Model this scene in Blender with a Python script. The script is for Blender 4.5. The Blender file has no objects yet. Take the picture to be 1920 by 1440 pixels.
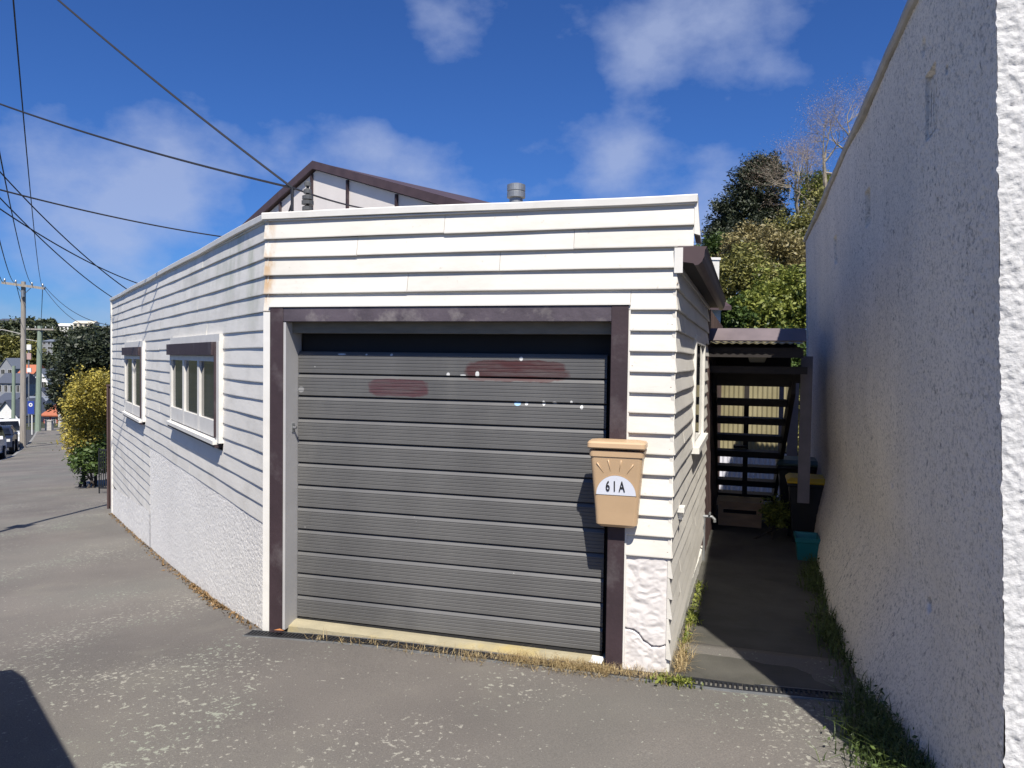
import bpy, math, random
import numpy as np
from mathutils import Vector, Matrix, noise as mnoise
rnd = random.Random(7)
RNG = np.random.default_rng(11)
SC = bpy.context.scene
COL = SC.collection
R = math.radians

# ------------------------------------------------------------------ camera
F_PX = 1400.0
EYE = np.array([0.0, 0.0, 1.72])
def _basis():
    r1 = np.array([0, 45 / F_PX, -1.0]); r2 = np.array([1, -0.0135, 0.0])
    up = np.cross(r1, r2); up /= np.linalg.norm(up)
    if up[1] < 0: up = -up
    fw = np.array([0, 0, -1.0]); fw = fw - up * fw.dot(up); fw /= np.linalg.norm(fw)
    return np.array([np.cross(fw, up), fw, up])
RB = _basis()
def at(px, py, Y):
    """a point of the place seen at photo pixel (px,py), Y metres in front of the eye"""
    d = RB @ np.array([(px - 960) / F_PX, -(py - 720) / F_PX, -1.0])
    return EYE + d * (Y / d[1])
cam = bpy.data.cameras.new('camera'); camo = bpy.data.objects.new('camera', cam); COL.objects.link(camo)
cam.sensor_width = 36; cam.lens = F_PX / 1920 * 36; cam.clip_start = 0.05; cam.clip_end = 6000
M = Matrix([[RB[0][0], RB[0][1], RB[0][2]], [RB[1][0], RB[1][1], RB[1][2]], [RB[2][0], RB[2][1], RB[2][2]]]).to_4x4()
M.translation = Vector(EYE); camo.matrix_world = M
SC.camera = camo

# ------------------------------------------------------------------ light
SUN_H = np.array([0.092, -0.996]); SUN_EL = R(53.8)          # towards the sun, horizontally
SUN_TO = np.array([SUN_H[0] * math.cos(SUN_EL), SUN_H[1] * math.cos(SUN_EL), math.sin(SUN_EL)])
sl = bpy.data.lights.new('sun', 'SUN'); sl.energy = 4.7; sl.angle = R(0.53); sl.color = (1.0, 0.95, 0.87)
so = bpy.data.objects.new('sun', sl); COL.objects.link(so)
so.rotation_euler = Vector(-SUN_TO).to_track_quat('-Z', 'Y').to_euler()
W = bpy.data.worlds.new('World'); SC.world = W; W.use_nodes = True
CLOUDS = [(845, 55, .09, .22), (1250, 50, .11, .20), (1420, 70, .12, .20), (1190, 130, .08, .18), (1160, 290, .10, .27), (330, 270, .10, .24), (480, 290, .09, .24), (620, 270, .10, .26), (740, 300, .08, .22), (830, 350, .09, .2), (180, 370, .15, .2), (310, 430, .13, .2), (90, 520, .16, .2), (1330, 345, .09, .2)]
def build_world():
    nt = W.node_tree; nt.nodes.clear(); N = nt.nodes.new; L = nt.links.new
    out = N('ShaderNodeOutputWorld'); bg = N('ShaderNodeBackground'); bg.inputs['Strength'].default_value = 0.060
    sky = N('ShaderNodeTexSky'); sky.sky_type = 'NISHITA'; sky.sun_disc = False
    sky.sun_elevation = SUN_EL; sky.sun_rotation = math.atan2(SUN_H[0], SUN_H[1])
    sky.air_density = 1.0; sky.dust_density = 0.25; sky.ozone_density = 3.2
    hsv = N('ShaderNodeMix'); hsv.data_type = 'RGBA'; hsv.blend_type = 'MULTIPLY'; hsv.inputs['Factor'].default_value = 1; L(sky.outputs[0], hsv.inputs['A']); hsv.inputs['B'].default_value = (.36, .66, 1.22, 1)
    tc = N('ShaderNodeTexCoord'); sep = N('ShaderNodeSeparateXYZ'); L(tc.outputs['Generated'], sep.inputs[0])
    mp = N('ShaderNodeMapping'); L(tc.outputs['Generated'], mp.inputs[0]); mp.inputs['Scale'].default_value = (1, 1, 1.55); mp.inputs['Location'].default_value = (19.36, 14.58, 4.0)
    n1 = N('ShaderNodeTexNoise'); n1.inputs['Scale'].default_value = 3.3; n1.inputs['Detail'].default_value = 5; n1.inputs['Roughness'].default_value = 0.5; n1.inputs['Distortion'].default_value = 0.15
    L(mp.outputs[0], n1.inputs['Vector'])
    low = N('ShaderNodeMapRange'); L(sep.outputs['Z'], low.inputs[0]); low.inputs[1].default_value = .05; low.inputs[2].default_value = .45; low.inputs[3].default_value = .055; low.inputs[4].default_value = -.02
    sm = N('ShaderNodeMath'); sm.operation = 'ADD'; L(n1.outputs['Fac'], sm.inputs[0]); L(low.outputs[0], sm.inputs[1])
    acc = sm.outputs[0]
    for (cpx, cpy, size, amp) in CLOUDS:
        d = RB @ np.array([(cpx - 960) / F_PX, -(cpy - 720) / F_PX, -1.0]); d /= np.linalg.norm(d)
        ds = N('ShaderNodeVectorMath'); ds.operation = 'DISTANCE'; L(tc.outputs['Generated'], ds.inputs[0]); ds.inputs[1].default_value = tuple(d)
        fr_ = N('ShaderNodeMapRange'); fr_.interpolation_type = 'SMOOTHSTEP'; L(ds.outputs['Value'], fr_.inputs[0]); fr_.inputs[1].default_value = 0; fr_.inputs[2].default_value = size; fr_.inputs[3].default_value = amp; fr_.inputs[4].default_value = 0
        a_ = N('ShaderNodeMath'); a_.operation = 'ADD'; L(acc, a_.inputs[0]); L(fr_.outputs[0], a_.inputs[1]); acc = a_.outputs[0]
    n2 = N('ShaderNodeTexNoise'); n2.inputs['Scale'].default_value = 11; n2.inputs['Detail'].default_value = 6; n2.inputs['Roughness'].default_value = .6; L(mp.outputs[0], n2.inputs['Vector'])
    m2 = N('ShaderNodeMath'); m2.operation = 'MULTIPLY_ADD'; L(n2.outputs['Fac'], m2.inputs[0]); m2.inputs[1].default_value = .40; m2.inputs[2].default_value = -.20
    a2 = N('ShaderNodeMath'); a2.operation = 'ADD'; L(acc, a2.inputs[0]); L(m2.outputs[0], a2.inputs[1]); acc = a2.outputs[0]
    cr = N('ShaderNodeValToRGB'); cr.color_ramp.elements[0].position = 0.57; cr.color_ramp.elements[1].position = 0.82
    cr.color_ramp.elements[0].color = (0, 0, 0, 1); cr.color_ramp.elements[1].color = (0.62, 0.62, 0.62, 1)
    L(acc, cr.inputs[0])
    mix = N('ShaderNodeMix'); mix.data_type = 'RGBA'; L(cr.outputs[0], mix.inputs['Factor'])
    L(hsv.outputs['Result'], mix.inputs['A']); mix.inputs['B'].default_value = (5.3, 6.2, 8.8, 1)
    L(mix.outputs['Result'], bg.inputs['Color']); L(bg.outputs[0], out.inputs[0])
build_world()
SC.view_settings.view_transform = 'Standard'; SC.view_settings.look = 'None'
SC.view_settings.exposure = 0.54; SC.view_settings.gamma = 1.0; SC.view_settings.use_curve_mapping = False
SC.render.engine = 'CYCLES'

# ------------------------------------------------------------------ materials
def nodes_mat(name):
    m = bpy.data.materials.new(name); m.use_nodes = True
    return m, m.node_tree, m.node_tree.nodes['Principled BSDF']
def ramp(nt, src, p0, p1, c0=(0, 0, 0, 1), c1=(1, 1, 1, 1)):
    r = nt.nodes.new('ShaderNodeValToRGB'); r.color_ramp.elements[0].position = p0; r.color_ramp.elements[1].position = p1
    r.color_ramp.elements[0].color = c0; r.color_ramp.elements[1].color = c1
    nt.links.new(src, r.inputs[0]); return r.outputs[0]
def noise_tex(nt, scale, detail=4, rough=.55, stretch=None, coord='Position', seed=0):
    if coord == 'Position': v = nt.nodes.new('ShaderNodeNewGeometry').outputs['Position']
    else: v = nt.nodes.new('ShaderNodeTexCoord').outputs[coord]
    mp = nt.nodes.new('ShaderNodeMapping'); nt.links.new(v, mp.inputs[0])
    mp.inputs['Location'].default_value = (seed * 3.7, seed * 1.9, seed * 5.3)
    if stretch: mp.inputs['Scale'].default_value = stretch
    n = nt.nodes.new('ShaderNodeTexNoise'); n.inputs['Scale'].default_value = scale; n.inputs['Detail'].default_value = detail; n.inputs['Roughness'].default_value = rough
    nt.links.new(mp.outputs[0], n.inputs['Vector']); return n.outputs['Fac']
def mixc(nt, fac, a, b, mode='MIX'):
    m = nt.nodes.new('ShaderNodeMix'); m.data_type = 'RGBA'; m.blend_type = mode
    for key, v in (('Factor', fac), ('A', a), ('B', b)):
        if isinstance(v, (int, float)): m.inputs[key].default_value = v
        elif isinstance(v, tuple): m.inputs[key].default_value = (v[0], v[1], v[2], 1)
        else: nt.links.new(v, m.inputs[key])
    return m.outputs['Result']
def math_n(nt, op, a, b=None, clamp=False):
    m = nt.nodes.new('ShaderNodeMath'); m.operation = op; m.use_clamp = clamp
    for i, v in enumerate((a, b)):
        if v is None: continue
        if isinstance(v, (int, float)): m.inputs[i].default_value = v
        else: nt.links.new(v, m.inputs[i])
    return m.outputs[0]
def bump(nt, bs, h, strength, dist):
    b = nt.nodes.new('ShaderNodeBump'); b.inputs['Strength'].default_value = strength; b.inputs['Distance'].default_value = dist
    nt.links.new(h, b.inputs['Height']); nt.links.new(b.outputs[0], bs.inputs['Normal'])
def simple(name, col, rough=.6, var=.15, scale=6, bmp=0, bscale=60, metal=0, stretch=None, rand=0.0, dirt=None, dirt_amt=.5, dscale=3):
    m, nt, bs = nodes_mat(name)
    bs.inputs['Roughness'].default_value = rough; bs.inputs['Metallic'].default_value = metal
    n = noise_tex(nt, scale, 5, stretch=stretch, seed=len(bpy.data.materials))
    lo = tuple(c * (1 - var) for c in col); hi = tuple(min(1, c * (1 + var)) for c in col)
    c = ramp(nt, n, .3, .7, lo + (1,), hi + (1,))
    if rand:
        oi = nt.nodes.new('ShaderNodeObjectInfo')
        c = mixc(nt, 1.0, c, ramp(nt, oi.outputs['Random'], 0, 1, (1 - rand,) * 3 + (1,), (1,) * 3 + (1,)), 'MULTIPLY')
    if dirt:
        d = ramp(nt, noise_tex(nt, dscale, 6, .65, stretch=stretch, seed=len(bpy.data.materials) + 3), .52, .72)
        c = mixc(nt, math_n(nt, 'MULTIPLY', d, dirt_amt), c, dirt)
    nt.links.new(c, bs.inputs['Base Color'])
    if bmp: bump(nt, bs, noise_tex(nt, bscale, 4), bmp, .01)
    return m
A = np.array([-1.539, 4.726, 0.0])
def weatherboard_mat(name, col, mould=False):
    m, nt, bs = nodes_mat(name); bs.inputs['Roughness'].default_value = .55
    oi = nt.nodes.new('ShaderNodeObjectInfo').outputs['Random']
    base = ramp(nt, oi, 0, 1, tuple(c * .93 for c in col) + (1,), tuple(min(1, c * 1.03) for c in col) + (1,))
    g = ramp(nt, noise_tex(nt, 2.2, 6, .6, (1, 1, 2.5)), .48, .8)
    base = mixc(nt, math_n(nt, 'MULTIPLY', g, .5), base, (.44, .41, .35))
    sp = ramp(nt, noise_tex(nt, 28, 3, .6, seed=4), .68, .74)
    base = mixc(nt, math_n(nt, 'MULTIPLY', sp, .35), base, (.33, .30, .25))
    # paint chips at random
    geo = nt.nodes.new('ShaderNodeNewGeometry'); sep = nt.nodes.new('ShaderNodeSeparateXYZ'); nt.links.new(geo.outputs['Position'], sep.inputs[0])
    dv = nt.nodes.new('ShaderNodeVectorMath'); dv.operation = 'SUBTRACT'; nt.links.new(geo.outputs['Position'], dv.inputs[0]); dv.inputs[1].default_value = (A[0], A[1], 0)
    s2 = nt.nodes.new('ShaderNodeSeparateXYZ'); nt.links.new(dv.outputs[0], s2.inputs[0])
    d2 = math_n(nt, 'SQRT', math_n(nt, 'ADD', math_n(nt, 'MULTIPLY', s2.outputs[0], s2.outputs[0]), math_n(nt, 'MULTIPLY', s2.outputs[1], s2.outputs[1])))
    if mould:   # green mould under the coping towards the street corner
        zz = ramp(nt, sep.outputs['Z'], 0, 1)
        hi = math_n(nt, 'MULTIPLY', math_n(nt, 'SUBTRACT', sep.outputs['Z'], 1.75), 1.6, True)
        near = math_n(nt, 'SUBTRACT', 1.0, math_n(nt, 'MULTIPLY', d2, .28), True)
        st = ramp(nt, noise_tex(nt, 4.5, 6, .65, (1, 1, .35), seed=2), .42, .68)
        f = math_n(nt, 'MULTIPLY', math_n(nt, 'MULTIPLY', hi, near), math_n(nt, 'MULTIPLY', st, .85))
        base = mixc(nt, f, base, (.33, .36, .24))
        low = math_n(nt, 'MULTIPLY', math_n(nt, 'SUBTRACT', 1.0, math_n(nt, 'MULTIPLY', sep.outputs['Z'], 1.1), True), .2, True)
        base = mixc(nt, math_n(nt, 'MULTIPLY', low, st), base, (.35, .33, .28))
    else:       # rust weeping down the corner
        nr = math_n(nt, 'SUBTRACT', 1.0, math_n(nt, 'MULTIPLY', d2, 14.0), True)
        rs = ramp(nt, noise_tex(nt, 9, 4, .6, (1, 1, .6), seed=5), .45, .6)
        hz = math_n(nt, 'MULTIPLY', math_n(nt, 'SUBTRACT', sep.outputs['Z'], 1.95), 5.0, True)
        f = math_n(nt, 'MULTIPLY', math_n(nt, 'MULTIPLY', nr, rs), math_n(nt, 'MULTIPLY', hz, 1.0))
        base = mixc(nt, f, base, (.42, .22, .05))
    nt.links.new(base, bs.inputs['Base Color'])
    bump(nt, bs, noise_tex(nt, 14, 5, .6, (1, 1, 3)), .12, .01)
    return m
MAT = {}
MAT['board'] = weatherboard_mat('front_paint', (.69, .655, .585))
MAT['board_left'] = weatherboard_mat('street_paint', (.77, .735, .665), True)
MAT['white_trim'] = simple('white_trim', (.73, .705, .65), .5, .05, 8, dirt=(.5, .46, .4), dirt_amt=.3)
MAT['brown'] = simple('brown_paint', (.040, .024, .028), .65, .2, 5, .15, 40, dirt=(.17, .15, .15), dirt_amt=.45, dscale=4)
MAT['header_brown'] = simple('weathered_brown', (.085, .068, .080), .55, .3, 6, .2, 40, dirt=(.30, .27, .25), dirt_amt=.55, dscale=7)
MAT['reveal'] = simple('reveal_paint', (.44, .43, .42), .55, .06, 4)
MAT['lintel'] = simple('lintel_wood', (.19, .17, .13), .7, .15, 8, stretch=(1, 1, 4))
MAT['dark'] = simple('dark_void', (.012, .012, .013), .8, .1)
MAT['black'] = simple('black_plastic', (.018, .019, .022), .5, .2, 20)
MAT['rust'] = simple('rust', (.16, .10, .06), .8, .3)
MAT['core'] = simple('core_wall', (.30, .28, .25), .8, .1)
MAT['galv'] = simple('galvanised', (.33, .34, .34), .45, .2, 10, metal=.6)
MAT['insul'] = simple('insulator_grey', (.10, .10, .095), .35, .2)
MAT['cable'] = simple('cable', (.02, .02, .024), .6, .1)
MAT['tan'] = simple('tan_plastic', (.53, .365, .215), .38, .05, 5, .03, 120)
MAT['plate_white'] = simple('plate_white', (.72, .74, .80), .35, .02, 5)
MAT['ink'] = simple('ink', (.015, .015, .02), .5, .05)
MAT['gable'] = simple('gable_panel', (.78, .72, .66), .6, .05, 3, rand=.08)
MAT['soffit'] = simple('roof_brown', (.075, .048, .048), .5, .2, 5)
MAT['roof_dark'] = simple('roof_dark', (.05, .038, .036), .5, .2, 4)
MAT['canopy'] = simple('canopy_flashing', (.16, .13, .135), .38, .2, 4)
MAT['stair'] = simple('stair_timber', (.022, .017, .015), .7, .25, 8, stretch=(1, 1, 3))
MAT['cabinet'] = simple('cabinet_timber', (.52, .33, .18), .6, .15, 5, stretch=(1, 1, 4))
MAT['teal'] = simple('teal_plastic', (.012, .17, .19), .4, .08)
MAT['bin_black'] = simple('bin_black', (.015, .016, .018), .5, .2)
MAT['bin_green'] = simple('bin_green', (.075, .12, .09), .45, .1)
MAT['bin_yellow'] = simple('bin_yellow', (.75, .47, .01), .4, .05)
MAT['grey_post'] = simple('grey_post', (.20, .18, .19), .6, .15, 6)
MAT['fence_brown'] = simple('fence_brown', (.085, .05, .045), .65, .25, 6, stretch=(1, 1, .3), rand=.25)
MAT['pole_wood'] = simple('pole_wood', (.30, .27, .23), .85, .2, 6, .3, 30, stretch=(3, 3, .3))
MAT['pole_green'] = simple('pole_green', (.22, .275, .21), .8, .15, 6, stretch=(3, 3, .3))
MAT['concrete_pale'] = simple('pale_concrete', (.42, .40, .36), .85, .15, 6)
MAT['blue_sign'] = simple('blue_sign', (.03, .06, .30), .4, .05)
MAT['red_wall'] = simple('red_wall', (.38, .07, .05), .6, .1)
MAT['orange_roof'] = simple('orange_roof', (.42, .14, .07), .6, .15)
MAT['pink_box'] = simple('pink_box', (.45, .30, .27), .6, .1)
MAT['slate_roof'] = simple('slate_roof', (.07, .08, .105), .6, .2)
MAT['iron_roof'] = simple('iron_roof', (.17, .19, .22), .5, .2)
MAT['house_white'] = simple('house_white', (.72, .71, .68), .6, .06)
MAT['house_cream'] = simple('house_cream', (.62, .56, .44), .6, .06)
MAT['house_grey'] = simple('house_grey', (.24, .25, .27), .6, .1)
MAT['car_white'] = simple('car_white', (.72, .73, .74), .2, .03)
MAT['car_dark'] = simple('car_dark', (.02, .025, .04), .2, .05)
MAT['car_silver'] = simple('car_silver', (.42, .43, .44), .25, .05, metal=.3)
MAT['tyre'] = simple('tyre', (.02, .02, .02), .8, .1)
MAT['rim'] = simple('rim', (.35, .35, .36), .35, .1, metal=.7)
MAT['lamp_clear'] = simple('lamp_clear', (.62, .62, .58), .15, .05)
MAT['lamp_red'] = simple('lamp_red', (.35, .02, .02), .25, .05)
MAT['bulkhead'] = simple('bulkhead', (.45, .42, .34), .4, .05)
MAT['leaf_dead'] = simple('dead_leaf', (.40, .16, .05), .7, .3)
MAT['paper'] = simple('paper', (.8, .8, .78), .7, .03)
MAT['bark_dark'] = simple('bark_dark', (.06, .048, .038), .9, .3, 8, .3, 20)
MAT['bark_pale'] = simple('bark_pale', (.33, .28, .21), .85, .3, 6)
MAT['twig'] = simple('twig', (.30, .235, .18), .85, .2)
MAT['soil'] = simple('soil', (.08, .06, .045), .95, .4, 8, .6, 40)
def glass_mat(name, col, rough=.04):
    m, nt, bs = nodes_mat(name); bs.inputs['Roughness'].default_value = rough
    n = noise_tex(nt, 2.0, 3, stretch=(1, 1, .5), seed=9)
    nt.links.new(ramp(nt, n, .35, .65, tuple(c * .5 for c in col) + (1,), tuple(c * 1.5 for c in col) + (1,)), bs.inputs['Base Color'])
    bs.inputs['IOR'].default_value = 1.5
    return m
MAT['glass'] = glass_mat('window_glass', (.03, .034, .038))
MAT['car_glass'] = glass_mat('car_glass', (.012, .014, .016))
def curtain_mat():
    m, nt, bs = nodes_mat('corrugated_plastic'); bs.inputs['Roughness'].default_value = .45
    n = noise_tex(nt, 1.6, 5, .6, (1, 1, .6)); c = ramp(nt, n, .3, .7, (.30, .26, .14, 1), (.46, .41, .25, 1))
    nt.links.new(c, bs.inputs['Base Color'])
    tr = nt.nodes.new('ShaderNodeBsdfTranslucent'); nt.links.new(c, tr.inputs[0]); mx = nt.nodes.new('ShaderNodeMixShader'); mx.inputs[0].default_value = .25
    nt.links.new(bs.outputs[0], mx.inputs[1]); nt.links.new(tr.outputs[0], mx.inputs[2]); nt.links.new(mx.outputs[0], nt.nodes['Material Output'].inputs['Surface'])
    return m
MAT['clearlite'] = curtain_mat()
MAT['clearlite_white'] = simple('corrugated_white', (.70, .70, .76), .45, .1, 2)
def leaf_mat(name, dark, light, trans=.0, rough=.55):
    m, nt, bs = nodes_mat(name); bs.inputs['Roughness'].default_value = rough
    g = nt.nodes.new('ShaderNodeNewGeometry')
    c = ramp(nt, g.outputs['Random Per Island'], 0, 1, dark + (1,), light + (1,))
    nt.links.new(c, bs.inputs['Base Color'])
    if trans:
        tr = nt.nodes.new('ShaderNodeBsdfTranslucent'); nt.links.new(c, tr.inputs[0])
        mx = nt.nodes.new('ShaderNodeMixShader'); mx.inputs[0].default_value = trans
        nt.links.new(bs.outputs[0], mx.inputs[1]); nt.links.new(tr.outputs[0], mx.inputs[2])
        nt.links.new(mx.outputs[0], nt.nodes['Material Output'].inputs['Surface'])
    return m
MAT['leaf_yellow'] = leaf_mat('leaf_yellow', (.17, .155, .03), (.56, .45, .08), .2)
MAT['leaf_green'] = leaf_mat('leaf_green', (.03, .06, .012), (.10, .15, .03), .2)
MAT['leaf_dark'] = leaf_mat('leaf_dark', (.012, .02, .010), (.05, .062, .028), .1)
MAT['leaf_olive'] = leaf_mat('leaf_olive', (.075, .082, .02), (.32, .30, .085), .25)
MAT['leaf_olive_brown'] = leaf_mat('leaf_olive_brown', (.12, .10, .035), (.36, .30, .13), .2)
MAT['leaf_bright'] = leaf_mat('leaf_bright', (.085, .12, .02), (.32, .34, .07), .3)
MAT['leaf_hill'] = leaf_mat('leaf_hill', (.02, .035, .018), (.09, .10, .04), .1)
MAT['dry_grass'] = leaf_mat('dry_grass', (.22, .14, .06), (.58, .46, .24), .2)
MAT['weed'] = leaf_mat('weed', (.03, .05, .012), (.12, .17, .04), .25)
def asphalt_mat():
    m, nt, bs = nodes_mat('asphalt'); bs.inputs['Roughness'].default_value = .88
    big = ramp(nt, noise_tex(nt, .55, 4, .55, seed=1), .35, .68, (.132, .119, .107, 1), (.200, .180, .158, 1))
    tint = ramp(nt, noise_tex(nt, .38, 3, .5, seed=8), .45, .7)
    c = mixc(nt, math_n(nt, 'MULTIPLY', tint, .6), big, (.136, .140, .122))
    c = mixc(nt, 1.0, c, ramp(nt, noise_tex(nt, 130, 3, .7), .3, .75, (.72, .72, .72, 1), (1.22, 1.21, 1.19, 1)), 'MULTIPLY')
    st = ramp(nt, noise_tex(nt, 1.7, 7, .65, seed=3), .55, .75)
    c = mixc(nt, math_n(nt, 'MULTIPLY', st, .4), c, (.22, .205, .165))
    # lichen: small pale patches in drifts
    clus = ramp(nt, noise_tex(nt, .95, 3, .55, seed=6), .44, .62)
    l1 = noise_tex(nt, 33, 4, .62, seed=7); l2 = noise_tex(nt, 75, 3, .6, seed=12)
    f1 = ramp(nt, math_n(nt, 'ADD', l1, math_n(nt, 'MULTIPLY', clus, .085)), .655, .70)
    f2 = ramp(nt, math_n(nt, 'ADD', l2, math_n(nt, 'MULTIPLY', clus, .07)), .70, .73)
    f = math_n(nt, 'MULTIPLY', math_n(nt, 'MAXIMUM', f1, math_n(nt, 'MULTIPLY', f2, .8)), .78)
    lc = ramp(nt, noise_tex(nt, 1.3, 3, seed=15), .4, .65, (.44, .42, .35, 1), (.32, .37, .28, 1))
    c = mixc(nt, math_n(nt, 'MULTIPLY', f, .85), c, lc)
    agg = ramp(nt, noise_tex(nt, 240, 2, .6, seed=21), .66, .74)
    c = mixc(nt, math_n(nt, 'MULTIPLY', agg, .35), c, (.30, .29, .27))
    nt.links.new(c, bs.inputs['Base Color'])
    bump(nt, bs, noise_tex(nt, 150, 4, .7), .5, .012)
    return m
MAT['asphalt'] = asphalt_mat()
MAT['road'] = simple('road_asphalt', (.055, .055, .055), .9, .15, 3, .3, 120)
MAT['kerb'] = simple('kerb_concrete', (.24, .235, .22), .85, .15, 5)
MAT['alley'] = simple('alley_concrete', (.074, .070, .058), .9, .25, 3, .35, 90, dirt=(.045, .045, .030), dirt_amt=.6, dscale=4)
MAT['sill'] = simple('sill_concrete', (.34, .30, .20), .9, .15, 6, .3, 60, dirt=(.44, .33, .10), dirt_amt=.8, dscale=3)
def stucco_mat(name, col, dark, fine, amt, strength, dist=.012, dcol=(.10, .10, .10), streak=None, coarse=None):
    m, nt, bs = nodes_mat(name); bs.inputs['Roughness'].default_value = .85
    c = ramp(nt, noise_tex(nt, 1.3, 5, .6), .3, .7, tuple(x * .9 for x in col) + (1,), col + (1,))
    sp = ramp(nt, noise_tex(nt, fine, 5, .7, seed=3), .5, .68)
    c = mixc(nt, math_n(nt, 'MULTIPLY', sp, amt), c, dark)
    bs.inputs['Specular IOR Level'].default_value = .12
    if coarse:
        cs = ramp(nt, noise_tex(nt, coarse, 4, .7, seed=13), .54, .66); md = ramp(nt, noise_tex(nt, 3.2, 4, .6, seed=17), .35, .65)
        c = mixc(nt, math_n(nt, 'MULTIPLY', cs, math_n(nt, 'ADD', math_n(nt, 'MULTIPLY', md, .55), .25)), c, dark)
    if streak:
        s = ramp(nt, noise_tex(nt, 2.6, 5, .6, (1, 1, .18), seed=9), .5, .72)
        c = mixc(nt, math_n(nt, 'MULTIPLY', s, streak), c, dcol)
    nt.links.new(c, bs.inputs['Base Color'])
    bump(nt, bs, noise_tex(nt, fine * .8, 4, .65, seed=5), strength, dist)
    return m
MAT['roughcast'] = stucco_mat('roughcast', (.90, .865, .80), (.42, .39, .34), 80, .5, .6, .008)
MAT['swirl'] = stucco_mat('swirl_plaster', (.69, .65, .62), (.55, .5, .46), 20, .3, .15, streak=.12)
MAT['wall_stucco'] = stucco_mat('neighbour_stucco', (.90, .835, .735), (.17, .16, .145), 72, .6, 1.0, .011, streak=.10, coarse=30)
MAT['chimney'] = stucco_mat('chimney_stucco', (.74, .72, .66), (.4, .36, .3), 8, .5, .4)

def door_mat():
    m, nt, bs = nodes_mat('door_paint'); bs.inputs['Roughness'].default_value = .42
    tc = nt.nodes.new('ShaderNodeTexCoord'); tc.object = None
    geo = nt.nodes.new('ShaderNodeNewGeometry')
    def dotp(vec, off):
        d = nt.nodes.new('ShaderNodeVectorMath'); d.operation = 'DOT_PRODUCT'; nt.links.new(geo.outputs['Position'], d.inputs[0]); d.inputs[1].default_value = vec
        return math_n(nt, 'SUBTRACT', d.outputs['Value'], off)
    u = dotp((float(dF[0]), float(dF[1]), 0), float(A.dot(dF))); z = dotp((0, 0, 1), 0)
    wob = math_n(nt, 'MULTIPLY', math_n(nt, 'SUBTRACT', noise_tex(nt, 12, 3, seed=2), .5), .35)
    def ell(u0, z0, ru, rz, soft=.12, w=1.0, p=4):
        a = math_n(nt, 'POWER', math_n(nt, 'ABSOLUTE', math_n(nt, 'DIVIDE', math_n(nt, 'SUBTRACT', u, u0), ru)), p)
        b = math_n(nt, 'POWER', math_n(nt, 'ABSOLUTE', math_n(nt, 'DIVIDE', math_n(nt, 'SUBTRACT', z, z0), rz)), p)
        r = math_n(nt, 'ADD', math_n(nt, 'ADD', a, b), math_n(nt, 'MULTIPLY', wob, w))
        return math_n(nt, 'SUBTRACT', 1.0, ramp(nt, r, 1 - soft, 1 + soft))
    c = ramp(nt, noise_tex(nt, 1.5, 5, .6, (1, 1, .4)), .3, .7, (.088, .087, .086, 1), (.130, .128, .124, 1))
    dust = ramp(nt, noise_tex(nt, 3, 6, .7, (1, 1, .5), seed=5), .55, .8)
    c = mixc(nt, math_n(nt, 'MULTIPLY', dust, .3), c, (.18, .175, .16))
    fl = ramp(nt, noise_tex(nt, 26, 2, .5, seed=9), .775, .80)
    c = mixc(nt, math_n(nt, 'MULTIPLY', fl, .8), c, (.45, .44, .42))
    brush = ramp(nt, noise_tex(nt, 5, 5, .7, (1, 1, 9), seed=31), .3, .6, (.45, .45, .45, 1), (1, 1, 1, 1))
    c = mixc(nt, math_n(nt, 'MULTIPLY', brush, ell(1.585, 1.655, .325, .066, .30, 4.5)), c, (.070, .027, .026))
    c = mixc(nt, math_n(nt, 'MULTIPLY', brush, ell(.835, 1.538, .205, .056, .45, 5.5)), c, (.085, .040, .045))
    for (a, b, r1, r2, col) in MARKS:
        c = mixc(nt, ell(a, b, r1, r2, .3, 2.0, 2), c, col)
    nt.links.new(c, bs.inputs['Base Color'])
    return m
WHT = (.62, .62, .60)
MARKS = [(1.60, 1.463, .022, .014, (.30, .50, .68)), (1.655, 1.462, .010, .008, WHT), (1.76, 1.470, .010, .016, WHT), (1.825, 1.474, .016, .007, WHT),
         (1.925, 1.48, .008, .010, WHT), (1.985, 1.452, .009, .012, WHT), (1.165, 1.628, .012, .012, WHT), (1.35, 1.632, .013, .020, WHT), (1.26, 1.625, .02, .004, WHT),
         (.45, 1.742, .03, .006, WHT), (.62, 1.742, .008, .006, WHT), (.79, 1.742, .010, .008, WHT), (1.62, 1.728, .012, .014, WHT), (.165, 1.513, .022, .020, (.24, .24, .24))]

# ------------------------------------------------------------------ mesh helpers
dL = np.array([-.557, .831, 0.]); dF = np.array([.964, -.264, 0.]); dS = np.array([.302, .953, 0.])
for v in (dL, dF, dS): v /= np.linalg.norm(v)
oL = np.array([-dL[1], dL[0], 0.]) ; oF = np.array([dF[1], -dF[0], 0.]); oS = np.array([dS[1], -dS[0], 0.])   # outward normals
if oL[0] > 0: oL = -oL
if oF[1] > 0: oF = -oF
UP = np.array([0, 0, 1.])
B = A + 2.497 * dF
K = np.array([1.640, 2.388, 0.])
class Fr:
    def __init__(s, o, u, n): s.o, s.u, s.n = np.array(o, float), np.array(u, float), np.array(n, float)
    def __call__(s, u, n, z): return s.o + s.u * u + s.n * n + UP * z
FF = Fr(A, dF, oF); FL = Fr(A, dL, oL); FS = Fr(B, dS, oS); FK = Fr(K, dS, -oS)
MAT['door'] = door_mat()

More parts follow.
